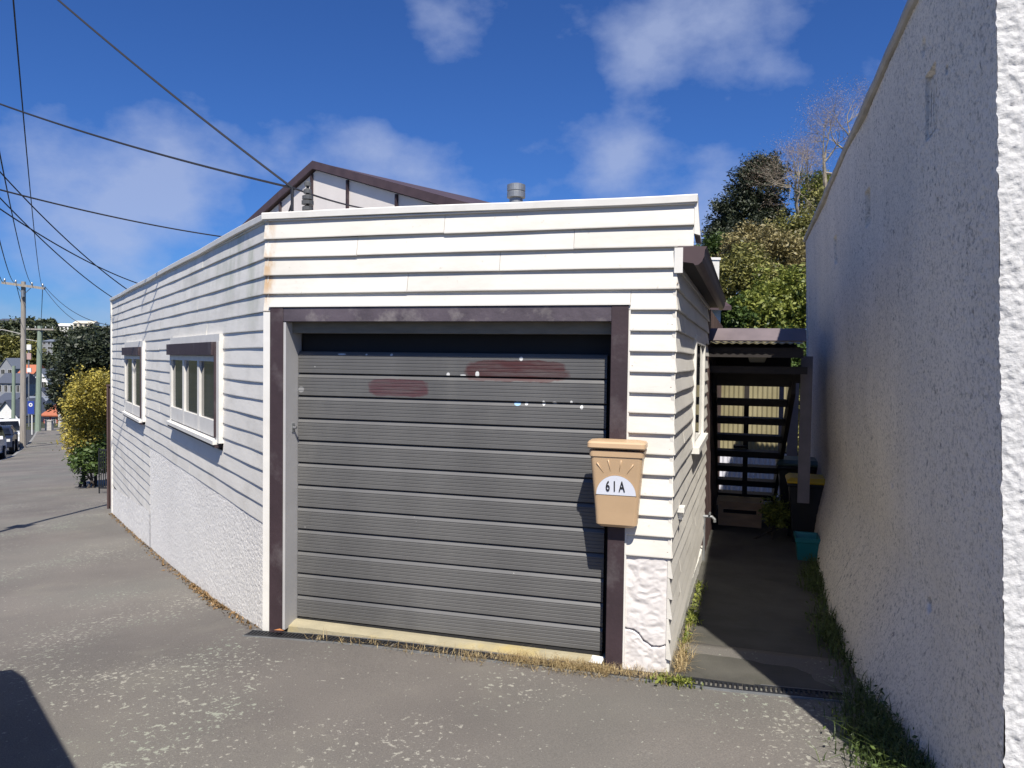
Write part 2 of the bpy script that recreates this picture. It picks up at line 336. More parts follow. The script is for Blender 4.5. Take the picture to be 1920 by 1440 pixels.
class MB:
    def __init__(s): s.v = []; s.f = []; s.n = 0
    def add(s, verts, faces):
        verts = np.asarray(verts, float).reshape(-1, 3)
        s.v.append(verts); s.f += [tuple(int(i) + s.n for i in f) for f in faces]; s.n += len(verts); return s
    def hexa(s, p):    # 8 points, bottom ring then top ring
        return s.add(p, [(0, 3, 2, 1), (4, 5, 6, 7), (0, 1, 5, 4), (1, 2, 6, 5), (2, 3, 7, 6), (3, 0, 4, 7)])
    def box(s, fr, u0, u1, n0, n1, z0, z1):
        return s.hexa([fr(u0, n0, z0), fr(u1, n0, z0), fr(u1, n1, z0), fr(u0, n1, z0), fr(u0, n0, z1), fr(u1, n0, z1), fr(u1, n1, z1), fr(u0, n1, z1)])
    def extrude(s, rings, close=True, caps=True):   # list of equally long rings of points
        k = len(rings[0]); n0 = s.n
        s.v.append(np.asarray(rings, float).reshape(-1, 3)); s.n += k * len(rings)
        for i in range(len(rings) - 1):
            for j in range(k if close else k - 1):
                a = n0 + i * k + j; b = n0 + i * k + (j + 1) % k
                s.f.append((a, b, b + k, a + k))
        if caps and close:
            s.f.append(tuple(n0 + j for j in reversed(range(k)))); s.f.append(tuple(n0 + (len(rings) - 1) * k + j for j in range(k)))
        return s
    def tube(s, pts, rad, sides=8, caps=True):
        pts = [np.asarray(p, float) for p in pts]; rads = rad if hasattr(rad, '__len__') else [rad] * len(pts)
        rings = []; ref = None
        for i, p in enumerate(pts):
            t = pts[min(i + 1, len(pts) - 1)] - pts[max(i - 1, 0)]; t = t / (np.linalg.norm(t) + 1e-9)
            if ref is None: ref = np.array([1, 0, 0.]) if abs(t[0]) < .8 else np.array([0, 1., 0])
            x = ref - t * ref.dot(t); x /= np.linalg.norm(x) + 1e-9; ref = x; y = np.cross(t, x)
            rings.append([p + rads[i] * (x * math.cos(a) + y * math.sin(a)) for a in np.linspace(0, 2 * math.pi, sides, endpoint=False)])
        return s.extrude(rings, True, caps)
    def lathe(s, c, prof, sides=20):     # prof of (r, z)
        return s.extrude([[np.array(c) + np.array([r * math.cos(a), r * math.sin(a), z]) for a in np.linspace(0, 2 * math.pi, sides, endpoint=False)] for r, z in prof])
    def grid(s, P):                         # array (a,b,3)
        a, b, _ = P.shape; n0 = s.n; s.v.append(P.reshape(-1, 3)); s.n += a * b
        idx = np.arange(a * b).reshape(a, b) + n0
        q = np.stack([idx[:-1, :-1], idx[1:, :-1], idx[1:, 1:], idx[:-1, 1:]], -1).reshape(-1, 4)
        s.f += [tuple(r) for r in q.tolist()]; return s
    def verts(s): return np.concatenate(s.v) if s.v else np.zeros((0, 3))
WLOC = {}
def obj(name, mb, mat, parent=None, label=None, smooth=False, bevel=0):
    V = mb.verts(); c = (V.min(0) + V.max(0)) / 2
    me = bpy.data.meshes.new(name); me.from_pydata((V - c).tolist(), [], mb.f); me.update()
    me.materials.append(MAT[mat] if isinstance(mat, str) else mat)
    if smooth: me.polygons.foreach_set('use_smooth', [True] * len(me.polygons))
    o = bpy.data.objects.new(name, me); COL.objects.link(o); WLOC[o.name] = c
    o.location = c - (WLOC[parent.name] if parent else 0)
    if parent: o.parent = parent
    if label: o['label'] = label
    if bevel:
        bv = o.modifiers.new('bevel', 'BEVEL'); bv.width = bevel; bv.segments = 2; bv.limit_method = 'ANGLE'
    return o
def quads_obj(name, V, mat, parent=None, k=4):     # V (n,k,3) separate faces, fast
    n = len(V); P = V.reshape(-1, 3); c = (P.min(0) + P.max(0)) / 2
    me = bpy.data.meshes.new(name); me.vertices.add(n * k); me.vertices.foreach_set('co', (P - c).astype(np.float32).ravel())
    me.loops.add(n * k); me.loops.foreach_set('vertex_index', np.arange(n * k, dtype=np.int32))
    me.polygons.add(n); me.polygons.foreach_set('loop_start', np.arange(0, n * k, k, dtype=np.int32))
    me.update(calc_edges=True); me.validate()
    me.materials.append(MAT[mat] if isinstance(mat, str) else mat)
    o = bpy.data.objects.new(name, me); COL.objects.link(o); WLOC[o.name] = c
    o.location = c - (WLOC[parent.name] if parent else 0)
    if parent: o.parent = parent
    return o
def tag(o, label=None, cat=None, group=None, kind=None):
    if label: o['label'] = label
    if cat: o['category'] = cat
    if group: o['group'] = group
    if kind: o['kind'] = kind
    return o
def thing(name, loc, label, cat, group=None):
    o = bpy.data.objects.new(name, None); COL.objects.link(o); o.empty_display_size = .2
    o.location = Vector([float(x) for x in loc]); WLOC[o.name] = np.array([float(x) for x in loc])
    return tag(o, label, cat, group)
def kids(o): return [c for c in bpy.data.objects if c.parent == o]
def copy_tree(o, loc=None, rz=0, label=None, parent=None):
    c = o.copy(); COL.objects.link(c)
    if parent: c.parent = parent
    if loc is not None: c.location = Vector([float(x) for x in loc]); c.rotation_euler = (0, 0, rz); WLOC[c.name] = np.array(loc, float)
    if label: c['label'] = label
    for ch in kids(o): copy_tree(ch, None, 0, None, c)
    return c
def fbm(P, scale, octv=3, seed=0):
    """value noise on points (n,3) with numpy"""
    P = np.asarray(P, float) * scale + seed * 17.31; out = np.zeros(len(P)); amp = .5
    for o in range(octv):
        i = np.floor(P).astype(np.int64); f = P - i; f = f * f * (3 - 2 * f)
        def h(a, b, c):
            n = (i[:, 0] + a) * 374761393 + (i[:, 1] + b) * 668265263 + (i[:, 2] + c) * 2147483647
            n = (n ^ (n >> 13)) * 1274126177; n = n ^ (n >> 16)
            return (n & 0xffff) / 65535.0
        x0 = h(0, 0, 0) * (1 - f[:, 0]) + h(1, 0, 0) * f[:, 0]; x1 = h(0, 1, 0) * (1 - f[:, 0]) + h(1, 1, 0) * f[:, 0]
        y0 = h(0, 0, 1) * (1 - f[:, 0]) + h(1, 0, 1) * f[:, 0]; y1 = h(0, 1, 1) * (1 - f[:, 0]) + h(1, 1, 1) * f[:, 0]
        a = x0 * (1 - f[:, 1]) + x1 * f[:, 1]; b = y0 * (1 - f[:, 1]) + y1 * f[:, 1]
        out += amp * (a * (1 - f[:, 2]) + b * f[:, 2] - .5); amp *= .5; P = P * 2.03 + 5.7
    return out

# ------------------------------------------------------------------ ground, path, road
PS = np.array([-60, -14, -2.2, -.6, 0, .5, 1.25, 2.95, 5.9, 8.76, 15, 38, 64, 85, 110, 160, 300])
PZ = np.array([1.8, .5, .0, 0, -.035, -.10, -.205, -.38, -.63, -.84, -1.36, -3.2, -4.77, -5.9, -7.0, -8.5, -9.5])
def prof(s): return np.interp(s, PS, PZ)
def street_z(P):
    P = np.asarray(P, float); s = (P[..., 0] - A[0]) * dL[0] + (P[..., 1] - A[1]) * dL[1]
    return prof(s)
def gz(x, y): return float(street_z(np.array([x, y])))
ALY = np.array([-1, 0, 1.6, 3.4, 5, 6.6, 10]); ALZ = np.array([.016, .014, -.06, -.17, -.24, -.29, -.58])
def alley_z(P):
    s = (P[..., 0] - B[0]) * dS[0] + (P[..., 1] - B[1]) * dS[1]; return np.interp(s, ALY, ALZ)
# terrain sheet, polar round the viewer so that it reaches the horizon
def smooth(x): x = np.clip(x, 0, 1); return x * x * (3 - 2 * x)
def terrain_z(X, Y):
    s = (X - A[0]) * dL[0] + (Y - A[1]) * dL[1]; t = (X - A[0]) * oL[0] + (Y - A[1]) * oL[1]
    z = np.interp(np.clip(s, -60, 300), PS, PZ) - .32
    r = np.hypot(X, Y); az = np.degrees(np.arctan2(X, np.maximum(Y, .001)))
    # far hill across the valley
    pts = np.stack([X, Y, 0 * X], -1).reshape(-1, 3)
    nz = fbm(pts, 1 / 90, 4, 3).reshape(X.shape)
    z = z + smooth((r - 240) / 330) * (26 + nz * 14) * smooth((-az + 10) / 14 + .5)
    # steep bank behind the house and the alley
    q = (X - B[0]) * dS[0] + (Y - B[1]) * dS[1]; w = (X - B[0]) * oS[0] + (Y - B[1]) * oS[1]
    bank = smooth((q - 9.8) / 22.0) * (9.5 + fbm(pts, 1 / 6, 3, 5).reshape(X.shape) * 1.5) * smooth((w + 9 - .25 * q) / 10)
    z = z + bank * (q > 0)
    inside = (q > -.5) & (q < 13) & (w > -8) & (w < 14)
    z = np.where(inside, np.minimum(z, -.95 + bank), z)
    return z
rr = np.concatenate([np.linspace(.4, 40, 60), np.geomspace(41, 4500, 80)]); aa = np.linspace(-math.pi, math.pi, 241)
RRg, AAg = np.meshgrid(rr, aa, indexing='ij'); Xg = RRg * np.sin(AAg); Yg = RRg * np.cos(AAg)
g = MB().grid(np.stack([Xg, Yg, terrain_z(Xg, Yg)], -1))
def hill_mat():
    m, nt, bs = nodes_mat('ground_cover'); bs.inputs['Roughness'].default_value = .95
    c = ramp(nt, noise_tex(nt, .25, 8, .7), .35, .7, (.018, .028, .012, 1), (.085, .085, .035, 1))
    nt.links.new(c, bs.inputs['Base Color']); bump(nt, bs, noise_tex(nt, .8, 6, .7), 1.0, .6); return m
MAT['hill'] = hill_mat()
tag(obj('ground', g, 'hill', smooth=True), kind='structure')

KERB = np.array([(-.4, -9), (-1.0, -3), (-1.75, 2.0), (-2.75, 3.6), (-4.15, 5.6), (-7.8, 10), (-12.4, 17), (-20.6, 29.7), (-24.0, 36), (-31, 48), (-37.3, 58.3), (-48.3, 76.2)], float)
RIGHT = np.array([(9.5, -9), (9.5, -3), (7, 1.0), (4.0, 4.35), (-1.0, 5.2), (-4.0, 10.2), (-18.0, 31.2), (-21.3, 37.2), (-28, 48), (-35, 59.4), (-45.3, 77.6)], float)
def resample(P, n):
    d = np.r_[0, np.cumsum(np.hypot(*(np.diff(P, axis=0).T)))]; key = np.linspace(0, len(P) - 1, n)
    return np.stack([np.interp(key, range(len(P)), P[:, 0]), np.interp(key, range(len(P)), P[:, 1])], -1)
# the footpath sheet: rows from kerb to house, with a front apron that ends at the drain line
RIGHT = np.insert(RIGHT, 4, (.5, 4.9), 0); kl = resample(KERB, 220); rl = resample(RIGHT, 220); ww = np.linspace(0, 1, 34)
FP = kl[:, None, :] * (1 - ww[None, :, None]) + rl[:, None, :] * ww[None, :, None]
zz = street_z(FP) + fbm(np.concatenate([FP.reshape(-1, 2), np.zeros((FP.shape[0] * FP.shape[1], 1))], 1), 1.2, 2, 2).reshape(FP.shape[:2]) * .012
# sink the part of the sheet that lies under the house and alley
u_ = (FP[..., 0] - A[0]) * dF[0] + (FP[..., 1] - A[1]) * dF[1]; n_ = (FP[..., 0] - A[0]) * oF[0] + (FP[..., 1] - A[1]) * oF[1]
g = MB().grid(np.concatenate([FP, zz[..., None]], -1)); keep = []
V = g.verts(); uu = (V - A) @ dF; nn = (V - A) @ oF
hid = (uu > -.02) & (nn < -.55)
g.f = [f for f in g.f if not all(hid[i] for i in f)]
for arr in g.v: arr[hid, 2] -= .5
deep = (uu > -.12) & (nn < .03)
for arr in g.v: arr[deep & ~hid, 2] -= .02 * 0
tag(obj('footpath', g, 'asphalt', smooth=True), kind='structure')
# kerb and road
kz = street_z(kl)
def off_line(P, d):
    t = np.gradient(P, axis=0); t /= np.linalg.norm(t, axis=1)[:, None]; return P + np.stack([-t[:, 1], t[:, 0]], -1) * d
k0 = off_line(kl, .004); k1 = off_line(kl, .15); k2 = off_line(kl, .17); rd = off_line(kl, 7.4)
g = MB(); g.extrude([[np.r_[a, z - .3], np.r_[a, z + .005], np.r_[b, z + .0], np.r_[c, z - .3]] for a, b, c, z in zip(k0, k1, k2, kz)])
tag(obj('kerb', g, 'kerb'), kind='structure')
k1b = off_line(kl, .14)
g = MB().grid(np.stack([np.concatenate([k1b * (1 - w) + rd * w, (kz - .13 + .04 * math.sin(math.pi * w))[:, None]], 1) for w in np.linspace(0, 1, 9)], 1))
tag(obj('road', g, 'road', smooth=True), kind='structure')
# concrete alley path in slabs with open joints
al = thing('alley_path', B + dS * 2 + oS * .6, None, None); tag(al, kind='structure')
joints = [(-.02, 1.02), (1.03, 2.45), (2.46, 3.9), (3.91, 5.4), (5.41, 7.2), (7.21, 9.4)]
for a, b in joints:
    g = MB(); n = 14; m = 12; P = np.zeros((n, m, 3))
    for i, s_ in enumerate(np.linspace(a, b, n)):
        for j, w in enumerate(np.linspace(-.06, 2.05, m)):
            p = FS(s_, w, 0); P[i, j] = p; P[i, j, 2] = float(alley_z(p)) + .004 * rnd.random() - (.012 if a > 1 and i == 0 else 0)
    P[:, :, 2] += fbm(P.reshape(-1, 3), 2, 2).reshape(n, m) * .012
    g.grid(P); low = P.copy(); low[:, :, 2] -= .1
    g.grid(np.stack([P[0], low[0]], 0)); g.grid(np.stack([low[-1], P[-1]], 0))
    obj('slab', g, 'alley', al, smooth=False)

# ------------------------------------------------------------------ the garage
gar = thing('garage', A + dF * 1.25, 'white weatherboard garage with a dark roller door on the street corner', 'garage')
core = MB()
poly = [FF(.03, -.22, 0), FF(2.47, -.22, 0), FS(3.35, -.03, 0), FS(3.35, -4.5, 0), FL(8.70, -4.5, 0), FL(8.70, -.03, 0)]
core.extrude([[p + UP * -1.6 for p in poly], [p + UP * 2.5 for p in poly]])
obj('core_wall', core, 'core', gar)
# wall behind the boards on the front, left free at the door
g = MB(); g.box(FF, .0, .04, -.22, 0, -.2, 2.55); g.box(FF, 2.24, 2.49, -.22, 0, -.2, 2.55); g.box(FF, .04, 2.24, -.22, 0, 2.0, 2.55)
obj('front_backing', g, 'core', gar)
PITCH = .1127; Z0 = .655
def board(fr, u0, u1, k, mat, taper=0.0, clip=None, z0=None, h=None, lip=.0105):
    zb = Z0 + PITCH * k if z0 is None else z0; hh = PITCH if h is None else h
    n = max(2, int((u1 - u0) / .35) + 1); rings = []; sag = rnd.uniform(-.0018, .0018); wob = rnd.uniform(0, 9)
    for u in np.linspace(u0, u1, n):
        d = sag + .0016 * math.sin(u * 3.1 + wob); e = .0015 * math.sin(u * 5 + wob * 2)
        lo = lip + .010 + e
        rings.append([fr(u, 0, zb + d), fr(u, lo - .003, zb - .006 + d), fr(u, lo, zb - .003 + d), fr(u, lo, zb + .003 + d), fr(u, .011, zb + hh - .002 + d), fr(u, 0, zb + hh - .002 + d)])
    return obj('weatherboard', MB().extrude(rings), mat, gar)
def run(fr, u0, u1, k, mat, splits, **kw):
    cuts = [u0] + [s for s in sorted(splits) if u0 + .15 < s < u1 - .15] + [u1]
    for a, b in zip(cuts[:-1], cuts[1:]): board(fr, a + .0012, b - .0012, k, mat, **kw)
# front: right of the door
for k in range(0, 12): run(FF, 2.268, 2.518, k, 'board', [], lip=.022)
# front: above the door, to the coping
for k in range(12, 17):
    end = 2.60 if k >= 15 else 2.515
    sp = {12: [2.27], 13: [.95], 14: [1.52], 15: [.62, 1.95], 16: [1.18]}[k]
    run(FF, -.022, end, k, 'board', sp, lip=.022)
board(FF, -.022, 2.60, 17, 'board', h=.014, lip=.019)
nl = MB()
for k in range(0, 12):
    for u in (2.285, 2.495): 
        nl.box(FF, u - .0035, u + .0035, .024, .0262, Z0 + PITCH * k + .022, Z0 + PITCH * k + .029)
for k in range(12, 17):
    for u in np.arange(.05, 2.5, .6) + .07 * (k % 3):
        nl.box(FF, u - .003, u + .003, .024, .0262, Z0 + PITCH * k + .022, Z0 + PITCH * k + .028)
no_ = obj('nail_heads', nl, 'rust', gar); no_['kind'] = 'stuff'
# street side
WIN = [(1.24, 3.24, 1.075, 1.81), (5.23, 6.85, .935, 1.80)]
def street_splits(k): return [rnd.uniform(1.5, 3), rnd.uniform(4, 5), rnd.uniform(6.5, 8)]
for k in range(-9, 18):
    zb = Z0 + PITCH * k; zt = zb + PITCH
    u0 = .0 if k < 12 else -.015
    if k < 0: u0 = 4.80
    hh = .030 if k == 17 else None
    blocks = sorted((a - .085, b + .03) for a, b, c, d in WIN if zb < d - .02 and zt > c + .03)
    if k == 17: blocks = []
    cur = u0; segs = []
    for a, b in blocks:
        if a > cur: segs.append((cur, a))
        cur = b
    segs.append((cur, 8.70))
    for a, b in segs:
        if k == 17: board(FL, a, b, k, 'board_left', h=.014)
        else: run(FL, a, b, k, 'board_left', street_splits(k))
# alley side
SWIN = (1.42, 2.46, 1.12, 1.86)
for k in range(-5, 15):
    zb = Z0 + PITCH * k
    if SWIN[2] - PITCH * .6 < zb < SWIN[3]:
        run(FS, -.020, SWIN[0] - .06, k, 'board', [rnd.choice([.35, .6, .9])], lip=.019); run(FS, SWIN[1] + .06, 3.32, k, 'board', [], lip=.019)
    else: run(FS, -.020, 3.32, k, 'board', [rnd.uniform(.4, .9), rnd.uniform(1.5, 2.5)], lip=.019)
# corner boards, parapet coping
g = MB(); g.box(FF, -.022, .031, -.02, .030, -.12, 2.0); obj('corner_board', g, 'white_trim', gar)
g = MB(); g.box(FL, 8.70, 8.80, -.05, .034, -1.1, 2.60); obj('corner_board', g, 'white_trim', gar)
g = MB(); g.box(FF, 2.500, 2.545, .0225, .034, 2.20, 2.335); obj('corner_board', g, 'white_trim', gar)
def coping(fr, u0, u1, mat='white_trim'):
    rings = []
    for u in np.linspace(u0, u1, 14):
        w = .004 * math.sin(u * 2.3) + rnd.uniform(-.0015, .0015)
        rings.append([fr(u, -.16, 2.583), fr(u, .028, 2.576 + w), fr(u, .040, 2.578 + w), fr(u, .042, 2.612 + w), fr(u, .036, 2.618 + w), fr(u, -.16, 2.633)])
    obj('coping', MB().extrude(rings), mat, gar, smooth=False)
coping(FF, -.03, 2.615); coping(FL, -.012, 8.80)
g = MB(); g.hexa([FF(2.60, -.30, 2.41), FF(2.632, -.30, 2.40), FF(2.632, .02, 2.40), FF(2.60, .022, 2.41), FF(2.60, -.30, 2.615), FF(2.612, -.30, 2.615), FF(2.612, .02, 2.615), FF(2.60, .022, 2.615)])
obj('parapet_end', g, 'white_trim', gar)
g = MB(); g.box(FF, .02, 2.59, -.3, -.01, 2.45, 2.60); g.box(FL, .02, 8.7, -.3, -.01, 2.45, 2.60); obj('parapet_back', g, 'core', gar)
# plinths
def rough_panel(fr, u0, u1, zlo, zhi, step, amp, scale, mat, name, n0=.012, crack=None, ridged=False):
    us = np.arange(u0, u1 + step, step); us[-1] = u1; rows = []
    nz = int(max(zhi(u) - zlo(u) for u in us) / step) + 2
    t = np.linspace(0, 1, nz)
    U = us[:, None] + 0 * t[None, :]; Zl = np.array([zlo(u) for u in us])[:, None]; Zh = np.array([zhi(u) for u in us])[:, None]
    Z = Zl + (Zh - Zl) * t[None, :]
    P = fr.o + fr.u * U[..., None] + UP * Z[..., None]
    q = P.reshape(-1, 3)
    if ridged: h = (1 - np.abs(fbm(q * np.array([1, 1, 1.5]) + fbm(q, 9, 2, 4)[:, None] * .08, scale, 3, 2)) * 5)
    else: h = fbm(q, scale, 3, 2) * 2
    h = h.reshape(U.shape)
    edge = np.minimum(np.minimum(U - u0, u1 - U), .02) / .02
    N = n0 + amp * h * edge
    if crack is not None:
        for (a, b) in zip(crack[:-1], crack[1:]):
            a = np.array(a); b = np.array(b); ab = b - a; tt = np.clip(((U - a[0]) * ab[0] + (Z - a[1]) * ab[1]) / (ab @ ab), 0, 1)
            d = np.hypot(U - a[0] - tt * ab[0], Z - a[1] - tt * ab[1]); N = N - .02 * np.exp(-(d / .004) ** 2)
    P = P + fr.n * N[..., None]
    g = MB().grid(P)
    # returns at the edges
    back = P[:, -1] * 1; back = back - fr.n * (N[:, -1] + .02)[:, None]
    if u0 < 4: g.grid(np.stack([P[:, -1], back], 1))
    for e in ((0, -1) if u0 < 4 else ()):
        bk = P[e] - fr.n * (N[e] + .02)[:, None]; g.grid(np.stack([P[e], bk], 1))
    return obj(name, g, mat, gar, smooth=True)
rough_panel(FL, .0, 4.79, lambda u: float(prof(u)) - .12, lambda u: .648, .010, .0042, 85, 'roughcast', 'plinth', .016)
rough_panel(FL, 4.79, 8.70, lambda u: float(prof(u)) - .12, lambda u: -.10 - .32 * (u - 4.79) / 3.97, .018, .008, 55, 'roughcast', 'plinth', .021)
rough_panel(FF, 2.268, 2.50, lambda u: -.06, lambda u: .650, .005, .008, 11, 'swirl', 'plinth', .012,
            crack=[(2.272, .235), (2.315, .232), (2.345, .215), (2.375, .175), (2.42, .150), (2.46, .152), (2.498, .165)], ridged=True)
rough_panel(FS, .0, 3.32, lambda u: float(np.interp(u, ALY, ALZ)) - .06, lambda u: .17 - .07 * u, .02, .006, 30, 'chimney', 'plinth', .018)
# door surround
g = MB(); g.box(FF, .031, .123, -.11, .040, -.08, 2.030); obj('door_post', g, 'brown', gar, bevel=.003)
g = MB(); g.box(FF, 2.168, 2.262, -.115, .040, -.02, 2.030); obj('door_post', g, 'brown', gar, bevel=.003)
g = MB(); g.box(FF, .123, 2.168, -.035, .037, 1.940, 2.028); obj('door_header', g, 'header_brown', gar, bevel=.003)
g = MB(); g.box(FF, .021, 2.272, .0, .046, 2.030, 2.040); obj('head_flashing', g, 'white_trim', gar)
g = MB(); g.box(FF, .123, .140, -.15, .032, -.0, 1.938); obj('reveal', g, 'reveal', gar)
g = MB(); g.box(FF, .140, 2.168, -.10, -.040, 1.872, 1.975); obj('lintel', g, 'lintel', gar)
g = MB(); g.box(FF, 2.262, 2.272, .0, .030, .0, 2.028); obj('edge_strip', g, 'white_trim', gar)
# key switch on the reveal
ks = MB(); ks.box(Fr(FF(.140, -.055, 0), oF, dF), -.012, .018, 0, .004, 1.245, 1.30); kso = obj('key_switch', ks, 'galv', gar)
g = MB(); g.tube([FF(.144, -.052, 1.272), FF(.165, -.052, 1.272)], .009, 10); obj('lock', g, 'rim', kso)
# roller door of horizontal panels
door = MB(); door.box(FF, .142, 2.165, -.20, -.16, .0, 1.95); dr = obj('roller_door', door, 'dark', gar)
PH = .1435; DZ = .040
for i in range(13):
    zb = DZ + PH * i; zt = zb + PH; prf = []
    prf += [(-.150, zb), (-.112, zb), (-.106, zb + .004)]
    ribs = 5
    for r_ in range(ribs):
        a = zb + .010 + r_ * (PH - .040) / ribs; b = a + (PH - .040) / ribs
        prf += [(-.106, a), (-.106, b - .006), (-.1082, b - .004), (-.1082, b - .0018)]
    prf += [(-.106, zt - .030), (-.106, zt - .026), (-.118, zt - .008), (-.124, zt - .004), (-.150, zt - .004)]
    if i == 12: prf = [(n - .055, z) for n, z in prf]
    bow = rnd.uniform(-.001, .001)
    obj('door_panel', MB().extrude([[FF(u, n + bow, z) for n, z in prf] for u in (.1435, .8, 1.5, 2.128)]), 'door', dr)
g = MB(); g.box(FF, .1435, 2.128, -.150, -.108, DZ - .022, DZ - .004); obj('bottom_seal', g, 'black', dr)
# sloping concrete threshold
rings = []
for u in np.linspace(.125, 2.166, 24):
    e = rnd.uniform(-.006, .006); w = .012 * u / 2.1
    rings.append([FF(u, -.20, .0 - .2), FF(u, -.20, .030 - w), FF(u, -.075, .026 - w), FF(u, -.012 + e, .010 - w), FF(u, -.005 + e, -.2)])
obj('threshold', MB().extrude(rings), 'sill', gar)
# windows in the street wall
def window(fr, u0, u1, z0, z1, lights, name='window'):
    w = MB(); w.box(fr, u0 - .0, u1, .0, .020, z0 + .03, z1 - .03); win = obj(name, w, 'white_trim', gar)
    g = MB(); g.box(fr, u0 - .085, u0 + .0, -.002, .050, z0 - .02, z1 + .02); obj('casing', g, 'white_trim', win)
    g = MB(); g.box(fr, u1, u1 + .03, -.002, .050, z0 - .02, z1 + .02); obj('casing', g, 'white_trim', win)
    g = MB(); g.box(fr, u0 - .085, u1 + .03, .0, .046, z1 + .02, 1.890); obj('head_cap', g, 'white_trim', win)
    g = MB(); g.box(fr, u0 + .012, u1, .020, .085, z1 - .085, z1 + .018); obj('head_board', g, 'brown', win)
    g = MB(); g.box(fr, u0 + .0, u0 + .012, .020, .066, z0 + .02, z1 + .018); obj('jamb_strip', g, 'brown', win)
    g = MB(); g.hexa([fr(u0 - .02, .0, z0 - .032), fr(u1 + .05, .0, z0 - .032), fr(u1 + .05, .080, z0 - .036), fr(u0 - .02, .080, z0 - .036), fr(u0 - .02, .0, z0 + .012), fr(u1 + .05, .0, z0 + .012), fr(u1 + .05, .080, z0 - .006), fr(u0 - .02, .080, z0 - .006)])
    obj('sill', g, 'white_trim', win)
    g = MB(); g.box(fr, u0 - .028, u1 + .05, .0, .066, z0 - .058, z0 - .038); obj('sill_trim', g, 'brown', win)
    wd = (u1 - u0 - .02) / lights
    for i in range(lights):
        a = u0 + .014 + i * wd; b = a + wd - .008; zt = z1 - .088; zb = z0 + .016
        s = MB(); st = .034; hi_ = .050
        s.box(fr, a, a + st, .022, hi_, zb, zt); s.box(fr, b - st, b, .022, hi_, zb, zt)
        s.box(fr, a + st, b - st, .022, hi_ - .001, zt - .045, zt); s.box(fr, a + st, b - st, .022, hi_ - .001, zb, zb + .125)
        sash = obj('sash', s, 'white_trim', win)
        p = MB(); p.box(fr, a + st, b - st, .026, .030, zb + .125, zt - .045); sub = obj('pane', p, 'glass', win)
    return win
window(FL, *WIN[0], 3); window(FL, *WIN[1], 2)
# window in the alley wall
w = MB(); w.box(FS, SWIN[0], SWIN[1], .0, .02, SWIN[2], SWIN[3]); win = obj('window', w, 'glass', gar)
g = MB(); g.box(FS, SWIN[0] - .06, SWIN[0], .0, .040, SWIN[2] - .01, SWIN[3] + .06); obj('casing', g, 'white_trim', win)
g = MB(); g.box(FS, SWIN[1], SWIN[1] + .06, .0, .040, SWIN[2] - .01, SWIN[3] + .06); obj('casing', g, 'white_trim', win)
g = MB(); g.box(FS, SWIN[0], SWIN[1], .0, .040, SWIN[3], SWIN[3] + .06); obj('casing', g, 'white_trim', win)
g = MB(); g.box(FS, SWIN[0] - .08, SWIN[1] + .08, .0, .075, SWIN[2] - .055, SWIN[2] - .01); obj('sill', g, 'white_trim', win)
# flat roof, eave and spouting over the alley wall
g = MB(); P4 = [FF(.0, -.2, 2.44), FF(2.5, -.2, 2.44), FS(3.4, .0, 2.40), FS(3.4, -4.6, 2.55), FL(8.7, -4.6, 2.5), FL(8.7, -.05, 2.45)]
g.add([p for p in P4] + [p - UP * .05 for p in P4], [(0, 1, 2, 3, 4, 5), (11, 10, 9, 8, 7, 6)]); obj('roof', g, 'iron_roof', gar)
g = MB(); g.box(FS, .02, 3.5, .0, .105, 2.262, 2.278); obj('soffit', g, 'stair', gar)
g = MB(); g.hexa([FS(-.0, .0, 2.36), FS(3.6, .0, 2.36), FS(3.6, .12, 2.325), FS(.0, .12, 2.325), FS(-.0, .0, 2.385), FS(3.6, .0, 2.385), FS(3.6, .122, 2.345), FS(.0, .122, 2.345)])
obj('eave_roof', g, 'soffit', gar)
sc_ = lambda L_: [(.02 + (n - .03) * .60, 2.335 + (z - 2.335) * .85) for n, z in L_]
gp_ = [(.172, 2.325), (.172, 2.235), (.185, 2.222), (.215, 2.225), (.245, 2.245), (.262, 2.275), (.268, 2.315), (.285, 2.335), (.280, 2.342), (.258, 2.320), (.250, 2.28), (.235, 2.253), (.212, 2.236), (.186, 2.235), (.182, 2.325)]
obj('gutter', MB().extrude([[FS(u, n, z) for n, z in sc_(gp_)] for u in np.linspace(-.02, 3.55, 6)]), 'soffit', gar)
cap_ = [(.03, 2.345), (.03, 2.25), (.17, 2.235), (.185, 2.222), (.215, 2.225), (.245, 2.245), (.262, 2.275), (.268, 2.315), (.285, 2.338)]
obj('gutter_end', MB().extrude([[FS(u, n, z) for n, z in sc_(cap_)] for u in (-.03, -.021)]), 'soffit', gar)
# timber lining further along the alley, in vertical boards
for i in range(24):
    u = 3.36 + i * .16; g = MB(); g.box(FS, u, u + .152, -.1, .02 + .004 * (i % 2), -.45, 2.25); obj('wall_board', g, 'fence_brown', gar)
g = MB(); g.box(FS, 3.33, 7.3, -.6, -.1, -.5, 2.3); obj('rear_wall', g, 'core', gar)
# small fittings of the alley wall
g = MB(); g.box(FS, .28, .36, .018, .06, .845, .875); g.box(FS, .31, .33, .018, .05, .80, .85); obj('hose_bracket', g, 'white_trim', gar)
tap = MB(); tap.tube([FS(3.10, .03, -.15), FS(3.10, .03, .27)], .012, 8); tap.tube([FS(3.10, .02, .27), FS(3.10, .10, .27), FS(3.10, .125, .245), FS(3.10, .125, .22)], .014, 8); tap.tube([FS(3.07, .08, .30), FS(3.13, .08, .30)], .010, 8); tap.tube([FS(3.10, .08, .27), FS(3.10, .08, .30)], .008, 8)
obj('garden_tap', tap, 'galv', gar)
